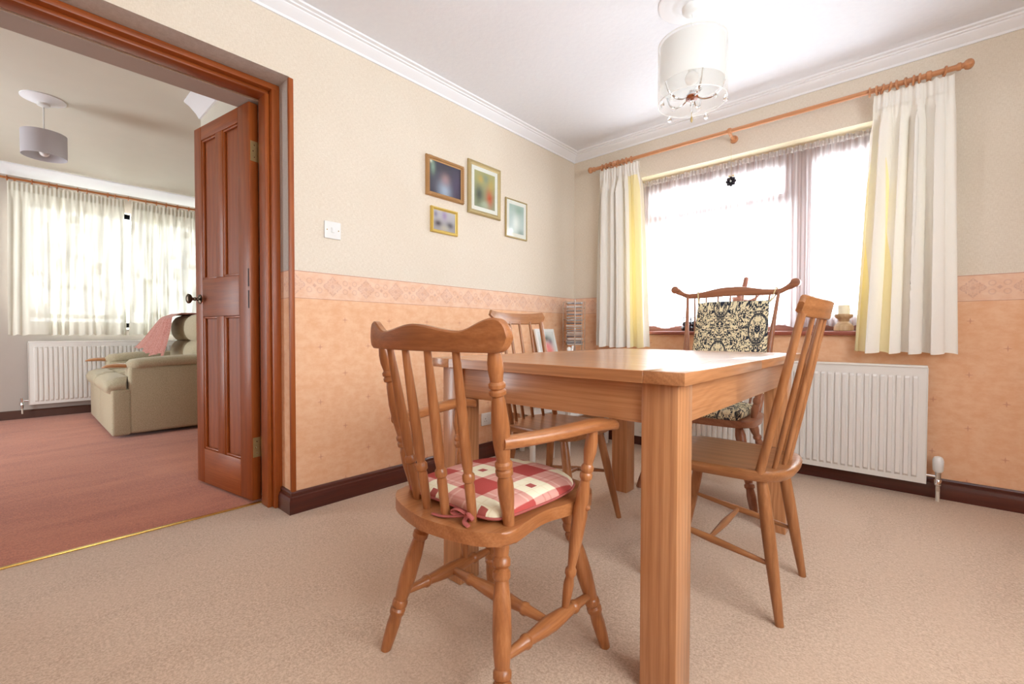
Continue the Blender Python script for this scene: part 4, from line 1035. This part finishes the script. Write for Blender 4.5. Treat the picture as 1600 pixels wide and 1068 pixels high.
# ================================================================== CORNER: white tables, CD rack, photo
def white_table(name, label, x0, x1, y0, y1, h, shelf=None, lg=0.028):
    t = thing(name, label, 'side table', ((x0 + x1) / 2, (y0 + y1) / 2, 0)); a, b = (x1 - x0) / 2, (y1 - y0) / 2
    boxo('top', 'white_pt', t, -a - .012, a + .012, -b - .012, b + .012, h - .02, h, bev=.004)
    for sx in (-1, 1):
        for sy in (-1, 1):
            p, q = sorted((sx * a, sx * (a - lg))); r, s = sorted((sy * b, sy * (b - lg))); boxo('leg', 'white_pt', t, p, q, r, s, 0, h - .02, bev=.002)
    for sx in (-1, 1):
        p, q = sorted((sx * (a - .004), sx * (a - .02))); boxo('apron', 'white_pt', t, p, q, -b + lg, b - lg, h - .075, h - .02)
    for sy in (-1, 1):
        p, q = sorted((sy * (b - .004), sy * (b - .02))); boxo('apron', 'white_pt', t, -a + lg, a - lg, p, q, h - .075, h - .02)
    if shelf: boxo('shelf', 'white_pt', t, -a + .004, a - .004, -b + .004, b - .004, shelf, shelf + .014, bev=.002)
white_table('side_table', 'white side table with a low shelf in the room corner under the CD rack', 0.055, 0.425, -0.69, -0.13, 0.60, 0.27)
white_table('side_table', 'smaller white stool table beside the picture wall, behind the far side chair', 0.06, 0.36, -1.00, -0.76, 0.40)
rk = thing('cd_rack', 'silver wire CD tower standing in the room corner', 'CD rack', (0.168, -0.245, 0.60))
mk('base', 'wire', rk, lambda bm: lathe(bm, (0, 0, 0), (0, 0, .012), [(0, .098), (.5, .098), (1, .090)], 28))
mk('central_pole', 'wire', rk, lambda bm: tube(bm, [(.062, -.078, .006), (.062, -.078, .25), (.062, -.078, .535)], .0045, 8))
mk('pole_knob', 'chrome', rk, lambda bm: ball(bm, (.062, -.078, .30), .008, 8))
for k, (px, py) in enumerate(((-.082, .03), (-.040, .078), (.082, .032), (.086, -.02), (-.078, -.04))):
    mk('upright_wire', 'wire', rk, lambda bm: tube(bm, [(px, py, .006), (px, py, .28), (px, py, .52)], .0022, 6))
mk('hoop', 'wire', rk, lambda bm: [tube(bm, [(.088 * cos(a), .088 * sin(a), z) for a in [2 * pi * k / 28 for k in range(29)]], .0014, 5) for z in (.11, .20, .29, .38, .47, .52)])
cdcols = [plain('cd_case_%d' % i, c, 0.2, 0.05) for i, c in enumerate((rgb(62, 54, 54), rgb(176, 168, 164), rgb(40, 36, 40), rgb(206, 200, 196), rgb(84, 66, 58), rgb(104, 108, 120)))]
zc_ = [.175, .188, .203, .218, .236, .251, .266, .283, .304, .322, .344, .366, .390, .414, .444, .476, .505]
ORD = ['topmost', 'second from the top', 'third from the top', 'fourth from the top', 'fifth from the top', 'sixth from the top', 'seventh from the top', 'eighth from the top', 'ninth from the top', 'eighth from the bottom', 'seventh from the bottom', 'sixth from the bottom', 'fifth from the bottom', 'fourth from the bottom', 'third from the bottom', 'second from the bottom', 'lowest']
for i, z in enumerate(zc_):
    c = thing('cd_case', 'slim CD case, %s in the wire CD tower' % ORD[len(zc_) - 1 - i], 'CD case', (0.160, -0.230, 0.60 + z), radians(38 + rnd.uniform(-5, 5)), 'CD cases stacked in the wire tower')
    boxo('case', cdcols[i % 6], c, -.062, .062, -.056, .056, 0, .0095, bev=.001, seg=1)
    boxo('spine_label', cdcols[(i * 2 + 3) % 6], c, -.0625, .0625, -.0566, -.0555, .0018, .0078)
pf = thing('photo_frame', 'white framed photograph leaning against the peach wall by the CD rack', 'picture', (0.115, -0.475, 0.602))
pfm = printed('print_pink_figure', (rgb(206, 214, 206), rgb(226, 230, 226)), [(.0, .075, .05, .03, rgb(104, 112, 98), 1.0), (-.045, .045, .03, .03, rgb(150, 176, 110), .8), (.05, .05, .025, .03, rgb(90, 96, 110), .8), (.0, .015, .06, .035, rgb(236, 146, 150), 1.0), (.02, -.03, .06, .04, rgb(242, 120, 110), .9)], 0.5)
tl = sempty('panel'); tl.parent = pf; tl.rotation_euler = (0, radians(-14), 0)
boxo('border', 'white_pt', tl, -.012, 0, -.12, .12, 0, .308, bev=.002); boxo('frame_lip', 'white_pt', tl, 0, .004, -.12, -.098, 0, .308); boxo('frame_lip', 'white_pt', tl, 0, .004, .098, .12, 0, .308)
boxo('frame_lip', 'white_pt', tl, 0, .004, -.098, .098, .286, .308); boxo('frame_lip', 'white_pt', tl, 0, .004, -.098, .098, 0, .022)
pr_ = boxo('print', pfm, tl, -.001, .0015, -.098, .098, -.132, .132); pr_.location = (0, 0, .154)
fg = thing('figurine', 'small white figurine in front of the CD tower', 'ornament', (0.225, -0.40, 0.60))
mk('robe', 'white_pl', fg, lambda bm: lathe(bm, (0, 0, 0), (0, 0, .125), [(0, .034), (.1, .036), (.5, .022), (.8, .015), (.95, .018), (1, .010)], 14))
mk('head', 'white_pl', fg, lambda bm: ball(bm, (.004, 0, .145), .018, 8)); mk('arm', 'white_pl', fg, lambda bm: tube(bm, [(.0, .012, .10), (.02, .02, .13), (.016, .03, .17)], .008, 8))
mk('sash', 'redcord', fg, lambda bm: tube(bm, [(.022, .012, .04), (.026, .02, .07), (.018, .02, .10)], .007, 6))

# ================================================================== WINDOW SILL THINGS
SZ = 0.8845
ch = thing('candle_holder', 'turned pale wood candle holder on the dining window sill', 'candle holder', (1.900, 0.035, SZ))
mk('base', 'holderw', ch, lambda bm: lathe(bm, (0, 0, 0), (0, 0, .036), [(0, .046), (.1, .049), (.8, .048), (1, .042)], 28))
mk('stem', 'holderw', ch, lambda bm: lathe(bm, (0, 0, .034), (0, 0, .076), [(0, .042), (.12, .040), (.5, .026), (.85, .028), (1, .034)], 28))
mk('dish', 'holderw', ch, lambda bm: lathe(bm, (0, 0, .074), (0, 0, .100), [(0, .034), (.3, .043), (.7, .046), (1, .044)], 28))
cd = thing('candle', 'short cream candle standing in the turned wood holder', 'candle', (1.900, 0.035, SZ + .1003))
mk('wax', 'candle', cd, lambda bm: lathe(bm, (0, 0, 0), (0, 0, .055), [(0, .030), (.92, .030), (1, .026)], 22)); mk('wick', 'dark', cd, lambda bm: tube(bm, [(0, 0, .054), (.001, 0, .06), (.002, 0, .066)], .001, 5))
bd = thing('bird_ornament', 'carved wooden long necked bird on the window sill behind the windsor chair', 'ornament', (1.352, 0.045, SZ))
mk('base', 'birdw', bd, lambda bm: lathe(bm, (0, 0, 0), (0, 0, .02), [(0, .05), (.8, .05), (1, .044)], 24))
mk('legs', 'birdw', bd, lambda bm: (tube(bm, [(-.012, 0, .018), (-.012, 0, .08), (-.010, 0, .155)], .005, 8), tube(bm, [(.014, 0, .018), (.014, 0, .08), (.010, 0, .155)], .005, 8)))
mk('body', 'birdw', bd, lambda bm: tube(bm, spline([(-.075, 0, .235), (-.05, 0, .215), (-.01, 0, .190), (.035, 0, .190), (.065, 0, .215), (.095, 0, .245)], 5), [.004, .012, .018, .024, .030, .034, .036, .038, .040, .041, .041, .040, .038, .036, .034, .031, .028, .025, .022, .018, .014, .011, .008, .006, .004, .003][:26], 14, .8))
mk('neck', 'birdw', bd, lambda bm: tube(bm, spline([(-.030, 0, .205), (-.022, 0, .25), (.000, 0, .30), (.010, 0, .345), (.012, 0, .365)], 5), [.030, .028, .026, .024, .022, .021, .020, .019, .018, .0175, .017, .0165, .0165, .016, .016, .016, .0155, .015, .014, .012, .007], 12))
bs = thing('bead_ornament', 'cluster of dark glass beads on the window sill beside the windsor chair', 'ornament', (0.985, 0.035, SZ))
mk('beads', 'black', bs, lambda bm: [ball(bm, (.036 * cos(a) * c_, .030 * sin(a) * c_, .020 + h_), .0195, 8) for a, c_, h_ in [(k * 1.047, 1.0, 0.0) for k in range(6)] + [(0.5 + k * 1.57, .75, .032) for k in range(4)]])
mk('wire_loops', 'black', bs, lambda bm: [tube(bm, [(x + .016 * cos(a), .0, .085 + .018 * sin(a)) for a in [2 * pi * k / 14 for k in range(15)]], .0032, 6) for x in (-.026, .0, .026)])
ho = thing('hanging_ornament', 'dark flower shaped ornament hanging on a thread in front of the net curtain', 'ornament', (1.296, -0.075, 1.875))
mk('petals', 'black', ho, lambda bm: [ball(bm, (q * cos(a), 0.006 * (1 if q < .02 else -1), q * sin(a)), .0105, 8) for q, m_ in ((.023, 8), (.010, 5)) for a in [2 * pi * k / m_ for k in range(m_)]])
mk('centre', 'white_pl', ho, lambda bm: ball(bm, (0, -.014, 0), .006, 8)); mk('bow', 'cord', ho, lambda bm: [ball(bm, (s * .011, 0, .038), .009, 6, sz=.6) for s in (-1, 1)])
mk('thread', 'cord', ho, lambda bm: tube(bm, [(0, 0, .03), (-.002, 0, .18), (-.006, -.012, .31)], .0009, 5))

# ================================================================== LOUNGE SOFA
def sofa():
    X0, X1 = -4.08, -2.60
    t = thing('sofa', 'beige two seat recliner sofa beyond the open door', 'sofa', ((X0 + X1) / 2, -2.25, 0)); a = (X1 - X0) / 2
    yo = 2.25
    boxo('base', 'sofa', t, -a + .03, a - .03, -2.62 + yo, -1.75 + yo, .03, .36, bev=.02)
    for s in (-1, 1):
        x0, x1 = sorted((s * a, s * (a - .20)))
        ar = boxo('arm', 'sofa', t, x0, x1, -2.645 + yo, -1.72 + yo, .025, .585, bev=.028, seg=4)
        def padf(bm):
            rings = []
            for i in range(21):
                k = i / 20; y = -2.665 + .93 * k + yo; e = min(k, 1 - k); sc_ = min(1, math.sqrt(e / .06) * .9 + .1)
                zc, xc = .592 + .030 * sin(k * pi) , (x0 + x1) / 2
                rings.append([(xc + .118 * sc_ * (abs(cos(q)) ** .6) * (1 if cos(q) > 0 else -1), y, zc + .046 * sc_ * (abs(sin(q)) ** .7) * (1 if sin(q) > 0 else -1)) for q in [2 * pi * j / 20 for j in range(20)]])
            loft(bm, rings)
        mk('arm_pad', 'sofa', ar, padf, 60)
        mk('arm_tip', 'oak_y', ar, lambda bm: tube(bm, spline([((x0 + x1) / 2, -2.62 + yo, .588), ((x0 + x1) / 2, -2.70 + yo, .592), ((x0 + x1) / 2, -2.765 + yo, .588), ((x0 + x1) / 2, -2.80 + yo, .578)], 5), [.045, .045, .045, .045, .044, .043, .042, .040, .038, .035, .032, .028, .023, .017, .011, .006], 14, .42))
        xa, xb = sorted((0.0 + s * .004, s * (a - .0)))
        boxo('foot_rest', 'sofa', t, xa, xb, -2.755 + yo, -2.63 + yo, .02, .40, bev=.022, seg=4)
        def cush(bm, xa2, xb2, prof):
            rings = []; n = 16
            cxp = sum(p[0] for p in prof) / len(prof); czp = sum(p[1] for p in prof) / len(prof)
            for i in range(n + 1):
                k = i / n; x = xa2 + (xb2 - xa2) * k; e = min(k, 1 - k); q = min(1, math.sqrt(e / .07) * .8 + .2)
                rings.append([(x, (cxp + (y - cxp) * (1 - (1 - q) * .25)) + yo, czp + (z - czp) * q) for y, z in prof])
            loft(bm, rings)
        xi0, xi1 = sorted((s * .004, s * (a - .205)))
        mk('seat_cushion', 'sofa', t, lambda bm: cush(bm, xi0, xi1, [(-2.64, .37), (-2.66, .44), (-2.62, .495), (-2.45, .502), (-2.2, .492), (-2.08, .47), (-2.06, .40), (-2.1, .37), (-2.3, .362)]), 70)
        mk('front_roll', 'sofa', t, lambda bm: cush(bm, xa, xb, [(-2.648, .36), (-2.73, .345), (-2.78, .375), (-2.795, .43), (-2.77, .475), (-2.71, .498), (-2.648, .502)]), 70)
    boxo('back_frame', 'sofa', t, -a + .05, a - .05, -1.93 + yo, -1.72 + yo, .2, .98, bev=.05, seg=4)
    for s in (-1, 1):
        xa, xb = sorted((s * .006, s * (a - .19)))
        boxo('back_cushion', 'sofa', t, xa, xb, -2.145 + yo, -1.90 + yo, .47, .80, bev=.12, seg=6)
        boxo('head_cushion', 'sofa', t, xa, xb, -2.135 + yo, -1.86 + yo, .765, 1.055, bev=.12, seg=6)
    return t
sofa()
th = thing('throw_blanket', 'dusty pink throw draped over the sofa back', 'blanket', (-3.1, -2.2, 0.66))
def thf(u, v):
    path = [(-2.44, .70 + .02 * sin(u * 9)), (-2.36, .80), (-2.28, .93), (-2.22, 1.02), (-2.13, 1.062), (-2.02, 1.064), (-1.90, 1.05), (-1.84, .98)]
    k = v * (len(path) - 1); i = min(int(k), len(path) - 2); f = k - i
    y = path[i][0] + (path[i + 1][0] - path[i][0]) * f; z = path[i][1] + (path[i + 1][1] - path[i][1]) * f
    x = -3.86 + .50 * u; wv = .012 * sin(u * 31 + v * 2) + .008 * sin(u * 57)
    fall = max(0, 1 - v * 2.2)
    y += .16 * u * fall + wv * .8 * (1 if v < .6 else .3); z += -.075 * u * fall + wv * .6
    return (x + 3.1 + .06 * fall * sin(u * 3), y + 2.2, z - .66)
mk('cloth', 'throw', th, lambda bm: grid(bm, 60, 30, thf), 180)
